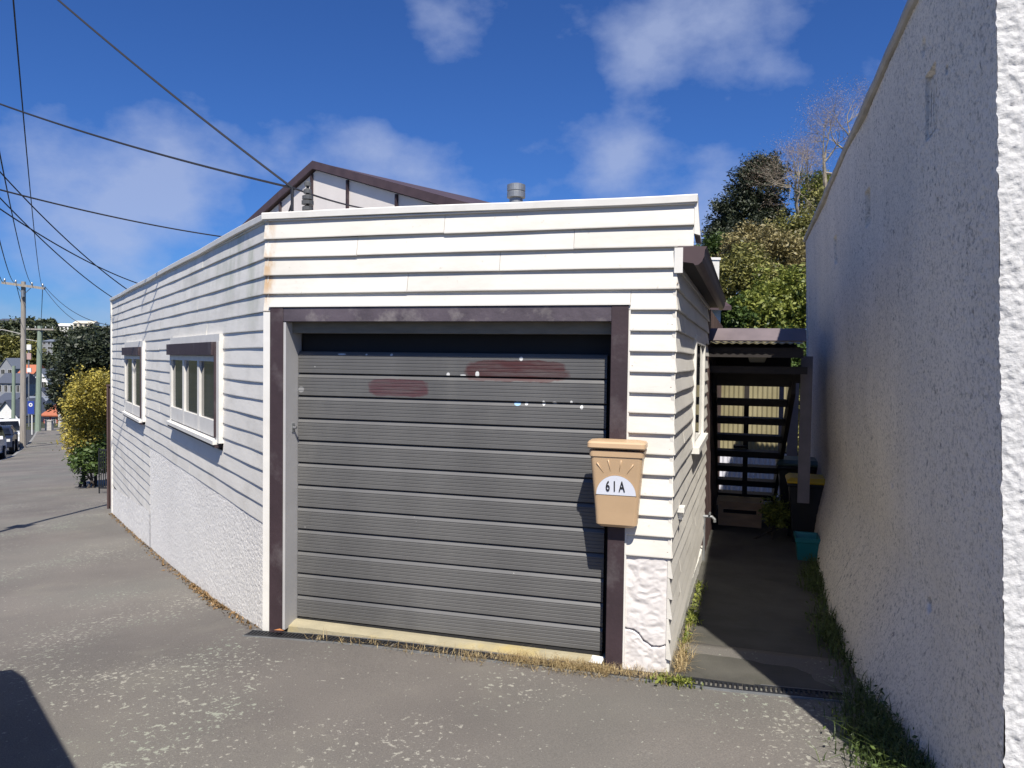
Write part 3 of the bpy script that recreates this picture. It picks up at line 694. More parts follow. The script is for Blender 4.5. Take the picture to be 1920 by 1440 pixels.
# flue on the roof
c = at(967, 420, 7.0); c[2] = 2.45
fl = obj('flue', MB().lathe(c, [(.062, 0), (.062, .80), (.0, .80)], 24), 'galv', gar, smooth=False)
cp = obj('cap', MB().lathe(c + UP * .77, [(.066, 0), (.085, .008), (.085, .055), (.080, .06), (.080, .066), (.085, .07), (.085, .125), (.06, .135), (.0, .138)], 24), 'galv', fl)
# service bracket with insulators
def bracket(px0, px1, py_top, Y, name):
    b = MB(); top = at(px0, py_top, Y); base = np.array([top[0], top[1], 2.45]); b.tube([base, top], .013, 8)
    b.tube([base + np.array([-.22, .1, 0]), top - UP * .12], .008, 6); return obj(name, b, 'black', gar), top
brk, BRT = bracket(548, 0, 352, 6.2, 'service_post')
b2 = MB(); t2 = at(577, 345, 6.2); b2.tube([np.array([t2[0], t2[1], 2.45]), t2], .012, 8); b2.tube([np.array([t2[0] - .16, t2[1], 2.45]), t2 - UP * .22], .010, 6)
p2 = obj('service_post', b2, 'black', gar)
for dz, r in ((.0, .028), (-.06, .034), (-.11, .045), (-.15, .05), (-.20, .045)):
    obj('insulator', MB().lathe(t2 + UP * dz, [(.0, -.02), (r, -.018), (r, .01), (r * .5, .022), (0, .024)], 12), 'insul', p2)

# ------------------------------------------------------------------ drain grate along the front
dn = thing('drain_channel', FF(1.6, .07, 0), 'black slotted drain channel set across the front of the garage and alley', 'drain')
def drain_z(u):
    p = FF(u, .07, 0); return gz(p[0], p[1]) + .007
g = MB(); rings = []
for u in np.linspace(-.10, 3.40, 12):
    z = drain_z(u); rings.append([FF(u, .018, z - .08), FF(u, .018, z + .002), FF(u, .128, z + .002), FF(u, .128, z - .08)])
g.extrude([[r[0], r[1], r[1] + oF * .008, r[0] + oF * .008] for r in rings]); g.extrude([[r[3] - oF * .008, r[2] - oF * .008, r[2], r[3]] for r in rings]); g.extrude([[r[0] - UP * .02, r[0] + UP * .01, r[3] + UP * .01, r[3] - UP * .02] for r in rings])
obj('channel', g, 'galv', dn)
for i in range(7):
    a = -.095 + i * .50; b = min(a + .494, 3.39); g = MB()
    g.hexa([FF(a, .027, drain_z(a) - .03), FF(b, .027, drain_z(b) - .03), FF(b, .040, drain_z(b) - .03), FF(a, .040, drain_z(a) - .03), FF(a, .027, drain_z(a) + .004), FF(b, .027, drain_z(b) + .004), FF(b, .040, drain_z(b) + .004), FF(a, .040, drain_z(a) + .004)])
    g.hexa([FF(a, .106, drain_z(a) - .03), FF(b, .106, drain_z(b) - .03), FF(b, .119, drain_z(b) - .03), FF(a, .119, drain_z(a) - .03), FF(a, .106, drain_z(a) + .004), FF(b, .106, drain_z(b) + .004), FF(b, .119, drain_z(b) + .004), FF(a, .119, drain_z(a) + .004)])
    u = a
    while u < b - .012:
        z = drain_z(u); g.box(Fr(FF(u, 0, z), dF, oF), 0, .011, .040, .106, -.02, .003); u += .0245
    obj('grate', g, 'black', dn)

# ------------------------------------------------------------------ mailbox
mb_ = thing('mailbox', FF(2.23, .05, 1.06), 'tan plastic mailbox numbered 61A fixed to the right door post', 'mailbox')
def mring(z, w, n1, n0=.043, uc=2.222, r=.022, tilt=0):
    pts = []
    for (cu, cn, a0) in ((w - r, n1 - r, 0), (-w + r, n1 - r, 90)):
        for a in np.linspace(a0, a0 + 90, 5): pts.append(FF(uc + cu + r * math.cos(R(a)), cn + r * math.sin(R(a)), z + tilt * cu))
    pts += [FF(uc - w, n0, z), FF(uc + w, n0, z)]; return pts
uc = lambda z: 2.222 + .0 * z
body = MB().extrude([mring(.815, .090, .090, r=.02), mring(.832, .112, .110), mring(.90, .116, .117), mring(1.10, .132, .142), mring(1.205, .141, .156), mring(1.208, .146, .161), mring(1.238, .148, .163), mring(1.240, .135, .15)])
bo = obj('body', body, 'tan', mb_, smooth=False)
lid = MB().extrude([mring(1.252, .153, .172), mring(1.258, .157, .178), mring(1.280, .156, .176), mring(1.289, .149, .168), mring(1.293, .110, .12, r=.02)])
obj('lid', lid, 'tan', mb_)
g = MB(); g.box(FF, 2.10, 2.345, .043, .10, 1.238, 1.254); obj('hinge', g, 'tan', mb_)
def front_n(z): return float(np.interp(z, [.90, 1.10, 1.205], [.117, .142, .156]))
# half-round number plate
uc0, zc0, rad = 2.222, .998, .107
fan = [FF(uc0, front_n(zc0) + .0025, zc0)] + [FF(uc0 + rad * math.cos(a), front_n(zc0 + .108 * math.sin(a)) + .0025, zc0 + .108 * math.sin(a)) for a in np.linspace(0, math.pi, 25)]
g = MB(); nb = len(fan); back = [p - oF * .006 for p in fan]
g.add(fan + back, [(0, i, i + 1) for i in range(1, nb - 1)] + [(i, nb + i, nb + i + 1, i + 1) for i in range(1, nb - 1)]); plate = obj('number_plate', g, 'plate_white', mb_)
g = MB(); g.extrude([[FF(uc0 + q * math.cos(a), front_n(zc0 + q * 1.009 * math.sin(a)) + d, zc0 + q * 1.009 * math.sin(a)) for q, d in ((.1075, .001), (.1075, .0032), (.111, .0028), (.111, .001))] for a in np.linspace(0, math.pi, 25)]); obj('plate_rim', g, 'tan', mb_)
for (uo, zz0, ang) in ((-.102, 1.172, -32), (-.042, 1.190, -10), (.028, 1.190, 10), (.092, 1.170, 32)):
    d = np.array([math.sin(R(ang)), math.cos(R(ang))]); pts = []
    g = MB(); p0 = np.array([uc0 + uo, zz0]); p1 = p0 - d * .065
    g.tube([FF(p1[0], front_n(p1[1]) + .0, p1[1]), FF((p0[0] + p1[0]) / 2, front_n((p0[1] + p1[1]) / 2) + .001, (p0[1] + p1[1]) / 2), FF(p0[0], front_n(p0[1]) + .002, p0[1])], [.0008, .0022, .0042], 8)
    obj('sun_ray', g, 'tan', mb_, smooth=True)
def text_mesh(txt, size, sx, loc, xdir, ydir, mat, parent, name, ext=.0012, off=.0):
    cu = bpy.data.curves.new(name, 'FONT'); cu.body = txt; cu.size = size; cu.extrude = ext; cu.offset = off; cu.align_x = 'CENTER'; cu.space_character = 1.5
    o = bpy.data.objects.new(name, cu); COL.objects.link(o); dg = bpy.context.evaluated_depsgraph_get(); dg.update()
    me = bpy.data.meshes.new_from_object(o.evaluated_get(dg)); COL.objects.unlink(o); bpy.data.objects.remove(o)
    x = np.array(xdir); y = np.array(ydir); nrm = np.cross(x, y); mm = MB()
    vs = np.array([v.co[:] for v in me.vertices]); fs = [tuple(p.vertices) for p in me.polygons]
    mm.add(np.array(loc) + vs[:, :1] * sx * x + vs[:, 1:2] * y + vs[:, 2:3] * nrm, fs); return obj(name, mm, mat, parent)
slope = np.array([*(oF * (.142 - .117) / .2)]) + UP; slope /= np.linalg.norm(slope)
text_mesh('61A', .080, .60, FF(uc0 - .004, front_n(1.02) + .0048, 1.020), dF, slope, 'ink', plate, 'lettering', off=.0011)

# ------------------------------------------------------------------ gabled house behind the garage
thG = R(-46.5); dG = np.array([math.sin(thG), math.cos(thG), 0]); nG = np.array([-math.cos(thG), math.sin(thG), 0])
if nG[1] > 0: nG = -nG
G0 = at(583, 400, 11.0); G0[2] = 0
FG = Fr(G0, -dG, nG)      # u to the right
def onG(px, py):
    d = RB @ np.array([(px - 960) / F_PX, -(py - 720) / F_PX, -1.0]); t = ((G0 - EYE) @ nG) / (d @ nG); p = EYE + d * t
    return (p - G0) @ (-dG), p[2]
ua, za = onG(590, 300); ul, zl = onG(455, 420); ur, zr = onG(870, 381)
pit = ((za - zl) / (ua - ul) + (za - zr) / (ur - ua)) / 2; HW = ur - ua + .32
hs = thing('gabled_house', FG(ua, 0, -.5), 'pale pink gabled house with dark battens and brown roof behind the garage', 'house')
def zroof(u): return za - .085 - pit * abs(u - ua)
bat = [onG(x, 395)[0] for x in (524, 583, 650, 742)]
stp = bat[2] - bat[1]; us = sorted([bat[0] - stp * i for i in range(0, 4)] + bat[1:] + [bat[3] + 1.05 * i for i in range(1, 4)])
us = [u for u in us if ua - HW + .2 < u < ua + HW - .2]
edges = [ua - HW] + us + [ua + HW]
for a, b in zip(edges[:-1], edges[1:]):
    mids = [a] + ([ua] if a < ua < b else []) + [b]
    low = [FG(u, -.03, -1.0) for u in mids]; top = [FG(u, -.03, zroof(u) - .06) for u in mids]
    ring = low + top[::-1]; g = MB().extrude([[p - nG * .06 for p in ring], ring]); obj('wall_panel', g, 'gable', hs)
for u in us:
    g = MB(); g.box(FG, u - .015, u + .015, -.03, .008, -1.0, zroof(u) - .07); obj('batten', g, 'brown', hs)
for s in (-1, 1):
    e = ua + s * (HW + .35); g = MB()
    def q(u, n, dz): return FG(u, n, zroof(u) + dz)
    a = [q(ua, .02, -.03), q(e, .02, -.03), q(e, -3.2, -.03), q(ua, -3.2, -.03), q(ua, .02, .06), q(e, .02, .06), q(e, -3.2, .06), q(ua, -3.2, .06)]
    if s < 0: a = [a[1], a[0], a[3], a[2], a[5], a[4], a[7], a[6]]
    g.hexa(a); obj('roof', g, 'soffit', hs)
    g = MB()
    g.extrude([[q(u, .021, -.045), q(u, .021, .07), q(u, .040, .07), q(u, .040, -.045)] for u in ((ua, e) if s > 0 else (e, ua))]); obj('barge_board', g, 'soffit', hs)
g = MB(); g.box(FG, ua - HW + .1, ua + HW - .1, -3.1, -.12, -1.2, 3.0); obj('body_wall', g, 'gable', hs)
# white block and small brown roof seen past the eave: the rear wing
rw = thing('rear_wing', at(1326, 560, 15.0) * np.array([1, 1, 0]), 'small white rough plastered block with brown eave beyond the gutter', 'outbuilding')
p0 = at(1306, 487, 15); p1 = at(1349, 487, 15); d = (p1 - p0); d[2] = 0; L_ = np.linalg.norm(d); d /= L_
FR = Fr([p0[0], p0[1], 0], d, np.array([d[1], -d[0], 0])); ztop = float(p0[2])
g = MB(); g.box(FR, 0, L_, -.6, 0, ztop - .82, ztop); obj('wall', g, 'chimney', rw)
g = MB(); g.box(FR, -.02, L_ + .02, -.62, .02, ztop, ztop + .05); obj('capping', g, 'white_trim', rw)
g = MB(); g.hexa([FR(.15, .0, ztop - .86), FR(L_ + .10, .0, ztop - .86), FR(L_ + .16, .35, ztop - 1.02), FR(.15, .35, ztop - 1.02), FR(.15, .0, ztop - .80), FR(L_ + .10, .0, ztop - .80), FR(L_ + .16, .35, ztop - .94), FR(.15, .35, ztop - .94)]); obj('roof', g, 'soffit', rw)
g = MB(); g.box(FR, -.5, L_ + .05, -2, .0, -1, ztop - .87); obj('wall', g, 'house_white', rw)

# ------------------------------------------------------------------ neighbour's concrete wall on the right
nb = thing('concrete_building', K + dS * 4 + oS * 1, 'tall grey and white roughcast building wall on the right of the alley', 'building')
LEAN = .040; KT = 3.40; KEND = 8.25
def bulge(s): return np.interp(s, [0, .25, .75, 1.5, 3.0, 4.5, 6.3, 8.3], [.02, .07, .17, .27, .28, .22, .12, .05])
VENTS = [(.80, .99, 2.72, 3.0), (2.70, 2.90, 2.67, 2.90), (4.6, 4.8, 2.66, 2.88)]
def wall_grid(s0, s1, ds, dz):
    S = np.arange(s0, s1 + ds * .5, ds); Z = np.arange(-.35, KT + .001, dz); SS, ZZ = np.meshgrid(S, Z, indexing='ij')
    P = FK.o + FK.u * SS[..., None] + UP * ZZ[..., None]
    q = P.reshape(-1, 3); h = (fbm(q, 75, 2, 6) * .011 + fbm(q, 9, 2, 3) * .006 + fbm(q, 1.1, 2, 8) * .05).reshape(SS.shape)
    N = LEAN * ZZ + bulge(SS) * smooth((.75 - ZZ) / .95) + h * np.clip(SS / .02, 0, 1)
    for a, b, c, d_ in VENTS:
        m = (SS > a) & (SS < b) & (ZZ > c) & (ZZ < d_ - .15 * (1 - (SS - a) / (b - a)) * 0); N = N - m * .09
    for (a, c, r_) in ((1.02, 3.15, .03), (1.9, 1.05, .018), (1.05, .62, .03), (.62, 2.9, .012), (2.2, 2.1, .01), (3.6, 1.5, .012)):
        N = N - .05 * np.exp(-(((SS - a) ** 2 + (ZZ - c) ** 2) / r_ ** 2) ** 2)
    return P + FK.n * N[..., None]
g = MB().grid(wall_grid(0, 1.4, .0065, .0065)); obj('side_wall', g, 'wall_stucco', nb, smooth=True)
g = MB().grid(wall_grid(1.4, 3.0, .011, .011)); obj('side_wall', g, 'wall_stucco', nb, smooth=True)
g = MB().grid(wall_grid(3.0, KEND, .02, .02)); obj('side_wall', g, 'wall_stucco', nb, smooth=True)
# front face, thick roughcast
U = np.concatenate([np.arange(0, .5, .0055), np.arange(.5, 1.2, .03)]); Z = np.arange(-.35, KT + .4, .006); UU, ZZ = np.meshgrid(U, Z, indexing='ij')
P = K + oS * UU[..., None] - oS * (LEAN * ZZ)[..., None] + UP * ZZ[..., None]; q = P.reshape(-1, 3)
h = (fbm(q, 55, 3, 9) * .017 + np.abs(fbm(q, 90, 2, 4)) * .016 + fbm(q, 5, 2, 1) * .012).reshape(UU.shape)
P = P - dS * (h + .004)[..., None] - oS * (np.clip(fbm(q, 45, 3, 14).reshape(UU.shape) - .02, 0, 1) * .030 * np.exp(-UU / .012))[..., None] - oS * .02 * np.exp(-bulge(0) - UU / .5)[..., None] * (ZZ < -.1)[..., None]
MAT['front_stucco'] = stucco_mat('front_roughcast', (.62, .61, .59), (.40, .39, .37), 70, .4, .5)
obj('front_wall', MB().grid(P), 'front_stucco', nb, smooth=True)
g = MB(); g.extrude([[FK(s, -4.0, z), FK(s, LEAN * z - .075, z), FK(s, LEAN * z - .075, z + .001)] for s, z in ((.06, -.3), (KEND - .02, -.3))], caps=True)
bk = MB(); bk.hexa([FK(.05, -.12, -.4), FK(KEND, -.12, -.4), FK(KEND, -4, -.4), FK(.05, -4, -.4), FK(.05, LEAN * KT - .12, KT), FK(KEND, LEAN * KT - .12, KT), FK(KEND, -4, KT), FK(.05, -4, KT)])
obj('body_wall', bk, 'wall_stucco', nb)
g = MB(); g.hexa([FK(KEND - .01, -.3, -.4), FK(KEND + .003, -.3, -.4), FK(KEND + .003, .03, -.4), FK(KEND - .01, .03, -.4), FK(KEND - .01, -.3, KT), FK(KEND + .003, -.3, KT), FK(KEND + .003, LEAN * KT, KT), FK(KEND - .01, LEAN * KT, KT)]); obj('end_wall', g, 'wall_stucco', nb)
rings = []
for s in np.linspace(-.03, KEND + .02, 60):
    w = rnd.uniform(-.006, .006); n = LEAN * KT
    rings.append([FK(s, n - .30, KT), FK(s, n + .022, KT - .006 + w), FK(s, n + .034, KT + .008 + w), FK(s, n + .030, KT + .045 + w), FK(s, n - .30, KT + .06)])
obj('coping', MB().extrude(rings), 'concrete_pale', nb)
g = MB()
for (a, b, c, d_) in VENTS[:1]:
    for i in range(4):
        u = a + .02 + i * .045; n = LEAN * c - .012; g.tube([FK(u, n, c + .02), FK(u + .03, n + .004, d_ - .02)], .006, 5); g.tube([FK(u + .03, n, c + .02), FK(u, n + .004, d_ - .02)], .006, 5)
obj('vent_lattice', g, 'wall_stucco', nb)

# ------------------------------------------------------------------ alley: canopy, stair, sheets, bins
cn = thing('canopy', FS(4.6, .6, -.2), 'dark timber lean-to canopy with brown flashing spanning the alley', 'canopy')
pL = at(1303, 640, 7.35); wC = 1.04
FC = Fr([pL[0], pL[1], 0], oS * .985 + dS * .02, -dS)
zc = float(pL[2])
g = MB(); g.hexa([FC(-.0, .0, zc), FC(wC, .0, zc), FC(wC, -.16, zc + .12), FC(.06, -.16, zc + .12), FC(-.0, .012, zc + .012), FC(wC, .012, zc + .012), FC(wC, -.15, zc + .135), FC(.06, -.15, zc + .135)]); obj('flashing', g, 'canopy', cn)
rings = []
for u in np.linspace(.03, wC - .01, 121):
    w = .006 * math.sin(u * 2 * math.pi / .076)
    rings.append([FC(u, .01, zc - .018 + w), FC(u, -1.75, zc + .10 + w), FC(u, -1.75, zc + .104 + w), FC(u, .01, zc - .014 + w)])
obj('roof_sheet', MB().extrude(rings), 'clearlite', cn)
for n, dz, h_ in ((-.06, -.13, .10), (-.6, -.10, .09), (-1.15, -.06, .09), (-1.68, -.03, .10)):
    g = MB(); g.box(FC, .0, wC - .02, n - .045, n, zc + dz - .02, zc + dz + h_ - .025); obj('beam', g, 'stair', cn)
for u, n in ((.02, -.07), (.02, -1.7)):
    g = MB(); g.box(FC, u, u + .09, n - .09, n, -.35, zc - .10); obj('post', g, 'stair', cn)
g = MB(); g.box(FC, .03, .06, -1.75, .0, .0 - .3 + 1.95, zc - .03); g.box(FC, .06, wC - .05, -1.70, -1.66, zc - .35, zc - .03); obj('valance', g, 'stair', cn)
# bulkhead lamps
def bulkhead(p, w, h, label):
    fr = Fr([p[0], p[1], 0], oS, -dS); z = float(p[2]); b = MB()
    b.hexa([fr(-w * .34, .0, z - h), fr(w * .34, .0, z - h), fr(w * .34, .09, z - h), fr(-w * .34, .09, z - h), fr(-w * .5, -.04, z), fr(w * .5, -.04, z), fr(w * .5, .12, z), fr(-w * .5, .12, z)])
    t = thing('bulkhead_lamp', p, label, 'lamp', 'trapezoid lamps hung in the alley'); obj('diffuser', b, 'bulkhead', t, bevel=.006)
    c = MB(); c.box(fr, -w * .52, w * .52, -.05, .13, z + .001, z + .025); obj('base', c, 'stair', t)
bulkhead(at(1420, 662, 7.6), .21, .095, 'largest pale trapezoid lamp hung under the canopy front beam')
bulkhead(at(1408, 712, 8.15), .15, .06, 'smaller trapezoid lamp under the top stair landing')
# stair, seen from its underside
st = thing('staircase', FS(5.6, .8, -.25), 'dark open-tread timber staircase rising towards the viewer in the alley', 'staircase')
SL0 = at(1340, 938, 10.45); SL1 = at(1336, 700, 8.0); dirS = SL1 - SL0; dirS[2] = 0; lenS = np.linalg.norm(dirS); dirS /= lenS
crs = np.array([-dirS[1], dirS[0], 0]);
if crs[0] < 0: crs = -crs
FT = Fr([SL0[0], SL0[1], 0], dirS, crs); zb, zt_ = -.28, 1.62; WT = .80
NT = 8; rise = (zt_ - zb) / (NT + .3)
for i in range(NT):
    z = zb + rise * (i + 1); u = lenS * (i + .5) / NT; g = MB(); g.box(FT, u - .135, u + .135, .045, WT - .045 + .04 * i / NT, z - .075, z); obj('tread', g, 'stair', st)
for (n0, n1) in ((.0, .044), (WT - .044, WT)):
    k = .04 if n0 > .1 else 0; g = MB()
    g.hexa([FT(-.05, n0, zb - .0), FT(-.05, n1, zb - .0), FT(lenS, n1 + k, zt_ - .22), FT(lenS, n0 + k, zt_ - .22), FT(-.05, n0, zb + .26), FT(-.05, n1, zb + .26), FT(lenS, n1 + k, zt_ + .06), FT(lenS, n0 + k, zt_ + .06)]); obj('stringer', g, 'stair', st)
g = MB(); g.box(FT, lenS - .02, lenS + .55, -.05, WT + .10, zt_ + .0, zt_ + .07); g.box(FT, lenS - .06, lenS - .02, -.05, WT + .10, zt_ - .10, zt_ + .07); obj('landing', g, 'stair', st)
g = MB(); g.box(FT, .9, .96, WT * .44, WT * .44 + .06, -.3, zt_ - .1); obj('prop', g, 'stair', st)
bulkhead(at(1388, 838, 9.45), .16, .06, 'lowest trapezoid lamp fixed to the middle stair prop')
# corrugated sheets behind the stair
cf = thing('sheet_fence', FT(-.5, .5, -.3), 'yellowed corrugated plastic sheets above white ones behind the stair', 'fence')
def sheet(u, n0, n1, z0, z1, mat, lab=None):
    rings = []
    for n in np.arange(n0, n1, .0095):
        w = .012 * math.sin(n * 2 * math.pi / .076); rings.append([FT(u + w, n, z0), FT(u + w, n, z1), FT(u + w - .004, n, z1), FT(u + w - .004, n, z0)])
    obj('sheet', MB().extrude(rings), mat, cf, lab, smooth=False)
for i in range(2):
    sheet(-2.22, -.35 + .80 * i, .44 + .80 * i, .26, 1.66, 'clearlite', 'yellowed corrugated sheet')
    sheet(-2.18, -.35 + .80 * i, .44 + .80 * i, -.62, .24, 'clearlite_white', 'white corrugated sheet')
for z in (.21, .95): g = MB(); g.box(FT, -2.28, -2.24, -.35, 1.24, z, z + .06); obj('rail', g, 'stair', cf)
# cabinet under the stair
p = at(1346, 985, 9.0); FB = Fr([p[0], p[1], 0], oS, -dS); zf = float(p[2]) - .01
cb = thing('cabinet', FB(.25, -.2, zf), 'low brown timber cabinet with a slot standing under the stair', 'cabinet')
g = MB(); g.box(FB, 0, .50, -.40, -.02, zf, zf + .26); obj('carcass', g, 'cabinet', cb)
g = MB(); g.box(FB, -.02, .52, -.42, .015, zf + .262, zf + .31); obj('top', g, 'cabinet', cb)
g = MB(); g.box(FB, .0, .06, -.02, .0, zf, zf + .26); g.box(FB, .44, .50, -.02, .0, zf, zf + .26); g.box(FB, .06, .44, -.02, -.001, zf + .215, zf + .26); g.box(FB, .06, .44, -.02, -.002, zf, zf + .17); obj('door', g, 'cabinet', cb)
g = MB(); g.box(FB, .06, .44, -.02, -.012, zf + .171, zf + .214); obj('slot', g, 'dark', cb)
# wheelie bins
def bin_(p, s, lidmat, label):
    fr = Fr([p[0], p[1], 0], oS, -dS); z = float(p[2]); t = thing('wheelie_bin', p, label, 'bin', 'wheelie bins in the alley')
    def ring(w, d0, d1, zz): return [fr(-w, d0, zz), fr(w, d0, zz), fr(w, d1, zz), fr(-w, d1, zz)]
    obj('body', MB().extrude([ring(.20 * s, -.22 * s, .20 * s, z), ring(.26 * s, -.28 * s, .26 * s, z + .86 * s), ring(.285 * s, -.30 * s, .285 * s, z + .862 * s), ring(.285 * s, -.30 * s, .285 * s, z + .91 * s)]), 'bin_black', t, bevel=.01)
    obj('lid', MB().extrude([ring(.30 * s, -.34 * s, .31 * s, z + .912 * s), ring(.30 * s, -.34 * s, .31 * s, z + .945 * s), ring(.25 * s, -.30 * s, .22 * s, z + .99 * s)]), lidmat, t, bevel=.01)
    g = MB(); g.tube([fr(-.2 * s, -.36 * s, z + .90 * s), fr(.2 * s, -.36 * s, z + .90 * s)], .018 * s, 8); obj('handle', g, 'bin_black', t)
    for k in (-1, 1):
        g = MB(); g.tube([fr(k * .20 * s, -.24 * s, z + .09 * s), fr(k * .25 * s, -.24 * s, z + .09 * s)], .09 * s, 16); obj('wheel', g, 'tyre', t)
b1 = at(1494, 905, 9.1); b1[2] = float(alley_z(b1)); bin_(b1, .83, 'bin_green', 'green lidded wheelie bin beyond the yellow lidded one in the alley')
b2_ = at(1513, 905, 8.15); b2_[2] = float(alley_z(b2_)); bin_(b2_, .72, 'bin_yellow', 'yellow lidded wheelie bin against the concrete wall in the alley')
# teal trough planter
p = at(1512, 1062, 7.2); p[2] = float(alley_z(p)); fr = Fr([p[0], p[1], 0], oS, -dS); z = float(p[2])
tp = thing('planter', p, 'teal plastic trough planter at the foot of the concrete wall', 'planter')
def tring(w, d, zz): return [fr(-w, -d * 2.2, zz), fr(w, -d * 2.2, zz), fr(w, d, zz), fr(-w, d, zz)]
obj('tub', MB().extrude([tring(.085, .075, z), tring(.10, .09, z + .18), tring(.112, .10, z + .182), tring(.112, .10, z + .225), tring(.10, .088, z + .225), tring(.095, .08, z + .15)]), 'teal', tp, bevel=.004)
# grey post fence to the right of the stair
pf = thing('post_fence', at(1500, 900, 8.3) * np.array([1, 1, 0]), 'mauve grey timber boards hung beside the bins at the end of the wall', 'fence')
for (x0, x1, y0, y1, Y) in ((1502, 1522, 668, 943, 7.75), (1479, 1497, 700, 872, 10.9), (1462, 1470, 700, 850, 11.2)):
    a = at(x0, y0, Y); b = at(x1, y1, Y); fr = Fr([a[0], a[1], 0], oS, -dS); g = MB(); g.box(fr, 0, (x1 - x0) * Y / F_PX * 1.05, -.04, 0, float(b[2]), float(a[2])); obj('board', g, 'grey_post', pf)

# ------------------------------------------------------------------ foliage
def leaf_quads(C, size, aspect=.55, up=.3):
    """quads around centres C (n,3)"""
    n = len(C); a = RNG.normal(size=(n, 3)); a[:, 2] *= .7; a /= np.linalg.norm(a, axis=1)[:, None]
    nrm = RNG.normal(size=(n, 3)); nrm[:, 2] = np.abs(nrm[:, 2]) + up; b = np.cross(nrm, a); b /= np.linalg.norm(b, axis=1)[:, None] + 1e-9
    s = size * RNG.uniform(.6, 1.4, (n, 1)); a = a * s; b = b * s * aspect
    return np.stack([C - a, C + b * .9 - a * .1, C + a, C - b * .9 - a * .1], 1)
def clump_cloud(center, rad, nclump, per, spread, shell=.55, lo=-1):
    c = RNG.normal(size=(nclump, 3)); c /= np.linalg.norm(c, axis=1)[:, None]; c[:, 2] = np.maximum(c[:, 2], lo + .2 * RNG.random(nclump))
    c *= (shell + (1 - shell) * RNG.random((nclump, 1)) ** .5); c *= (1 + .22 * RNG.normal(size=(nclump, 1)))
    c = np.asarray(center) + c * np.asarray(rad)
    P = np.repeat(c, per, 0) + RNG.normal(size=(nclump * per, 3)) * spread
    return P
def limb(mb, p, d, length, r, depth, gen=0, bend=.25, spread=.6, tw=None, droop=0, kids_=3):
    pts = [p]; rads = [r]; n = 4; q = p.copy(); dd = d / np.linalg.norm(d)
    for i in range(n):
        dd = dd + RNG.normal(size=3) * bend * .5 + np.array([0, 0, .08 - droop]); dd /= np.linalg.norm(dd); q = q + dd * length / n; pts.append(q.copy()); rads.append(r * (1 - .55 * (i + 1) / n))
    target = mb if (tw is None or depth > 1) else tw
    target.tube(pts, rads, 6 if r > .04 else (4 if r > .012 else 3), caps=False)
    ends = [q]
    if depth > 0:
        for k in range(kids_):
            i = int(RNG.integers(2, n + 1)); nd = dd + RNG.normal(size=3) * spread; nd /= np.linalg.norm(nd)
            ends += limb(mb, pts[i], nd, length * RNG.uniform(.55, .8), rads[i] * .7, depth - 1, gen + 1, bend, spread, tw, droop, kids_)
    return ends
def leafy(name, base, center, rad, n_cl, per, spread, size, mat, label, cat, group=None, trunk=.06, shell=.5, lo=-1, bark='bark_dark', stems=3):
    t = thing(name, base, label, cat, group)
    P = clump_cloud(center, rad, n_cl, per, spread, shell, lo); quads_obj('crown', leaf_quads(P, size), mat, t)
    m = MB(); base = np.asarray(base, float); c = np.asarray(center, float)
    for i in range(stems):
        e = c + RNG.normal(size=3) * np.asarray(rad) * .35; mid = (base + e) / 2 + RNG.normal(size=3) * .1 * np.linalg.norm(e - base)
        m.tube([base + RNG.normal(size=3) * np.array([.05, .05, 0]) * stems, mid, e], [trunk, trunk * .7, trunk * .3], 6)
    obj('trunk', m, bark, t); return t
# --- bank behind the alley
def bz(p): return float(terrain_z(np.array([p[0]]), np.array([p[1]]))[0])
def shrub_at(px, py, Y, rx, rz, mat, label, n_cl=130, per=64, size=.046, group='shrubs on the bank behind the alley'):
    c = at(px, py, Y); k = Y / F_PX; rad = np.array([rx * k, rx * k * .8, rz * k]); base = np.array([c[0], c[1], bz(c)])
    if base[2] > c[2] - .3 * rad[2]: base[2] = c[2] - .9 * rad[2]
    return leafy('shrub', base, c, rad, n_cl, per, .13 * (rx * k), size, mat, label, 'shrub', group, .05, .45)
shrub_at(1395, 540, 17, 62, 75, 'leaf_olive', 'olive shrub right beside the white block over the alley', 190)
shrub_at(1478, 575, 16, 55, 60, 'leaf_bright', 'bright green shrub low behind the concrete wall end', 190)
shrub_at(1420, 600, 15.5, 45, 38, 'leaf_bright', 'bright green shrub just above the canopy roof', 120)
shrub_at(1370, 600, 15.2, 30, 34, 'leaf_green', 'dark green shrub behind the eave corner', 90)
shrub_at(1465, 500, 19, 60, 62, 'leaf_olive_brown', 'brownish olive shrub midway up the bank', 200)
shrub_at(1405, 480, 21, 52, 50, 'leaf_olive_brown', 'dry brownish shrub below the dark conifer', 170)
shrub_at(1345, 472, 24, 34, 24, 'leaf_green', 'low green shrub on the skyline beside the eave', 80)
shrub_at(1500, 455, 22, 52, 48, 'leaf_olive', 'olive shrub under the bare pale tree', 170)
shrub_at(1560, 420, 24, 55, 60, 'leaf_olive', 'olive shrub mostly hidden behind the concrete wall', 120)
shrub_at(1535, 360, 26, 40, 34, 'leaf_bright', 'yellow green shrub high on the bank by the wall top', 110)
shrub_at(1440, 690, 14.6, 90, 60, 'leaf_green', 'dark green hedge shrub standing behind the stair fence', 200)
shrub_at(1490, 800, 13.0, 26, 70, 'leaf_olive', 'narrow shrub seen between the grey boards', 110)
# low ground cover over the bank
nB = 60000; qq = RNG.uniform(10, 34, nB); wq = RNG.uniform(-4, 14, nB); PB = B + dS * qq[:, None] + oS * wq[:, None]
PB[:, 2] = terrain_z(PB[:, 0], PB[:, 1]) + RNG.uniform(0, .5, nB)
tag(quads_obj('bank_undergrowth', leaf_quads(PB, .075), 'leaf_olive_brown'), 'tangled olive undergrowth covering the steep bank', 'undergrowth', kind='stuff')
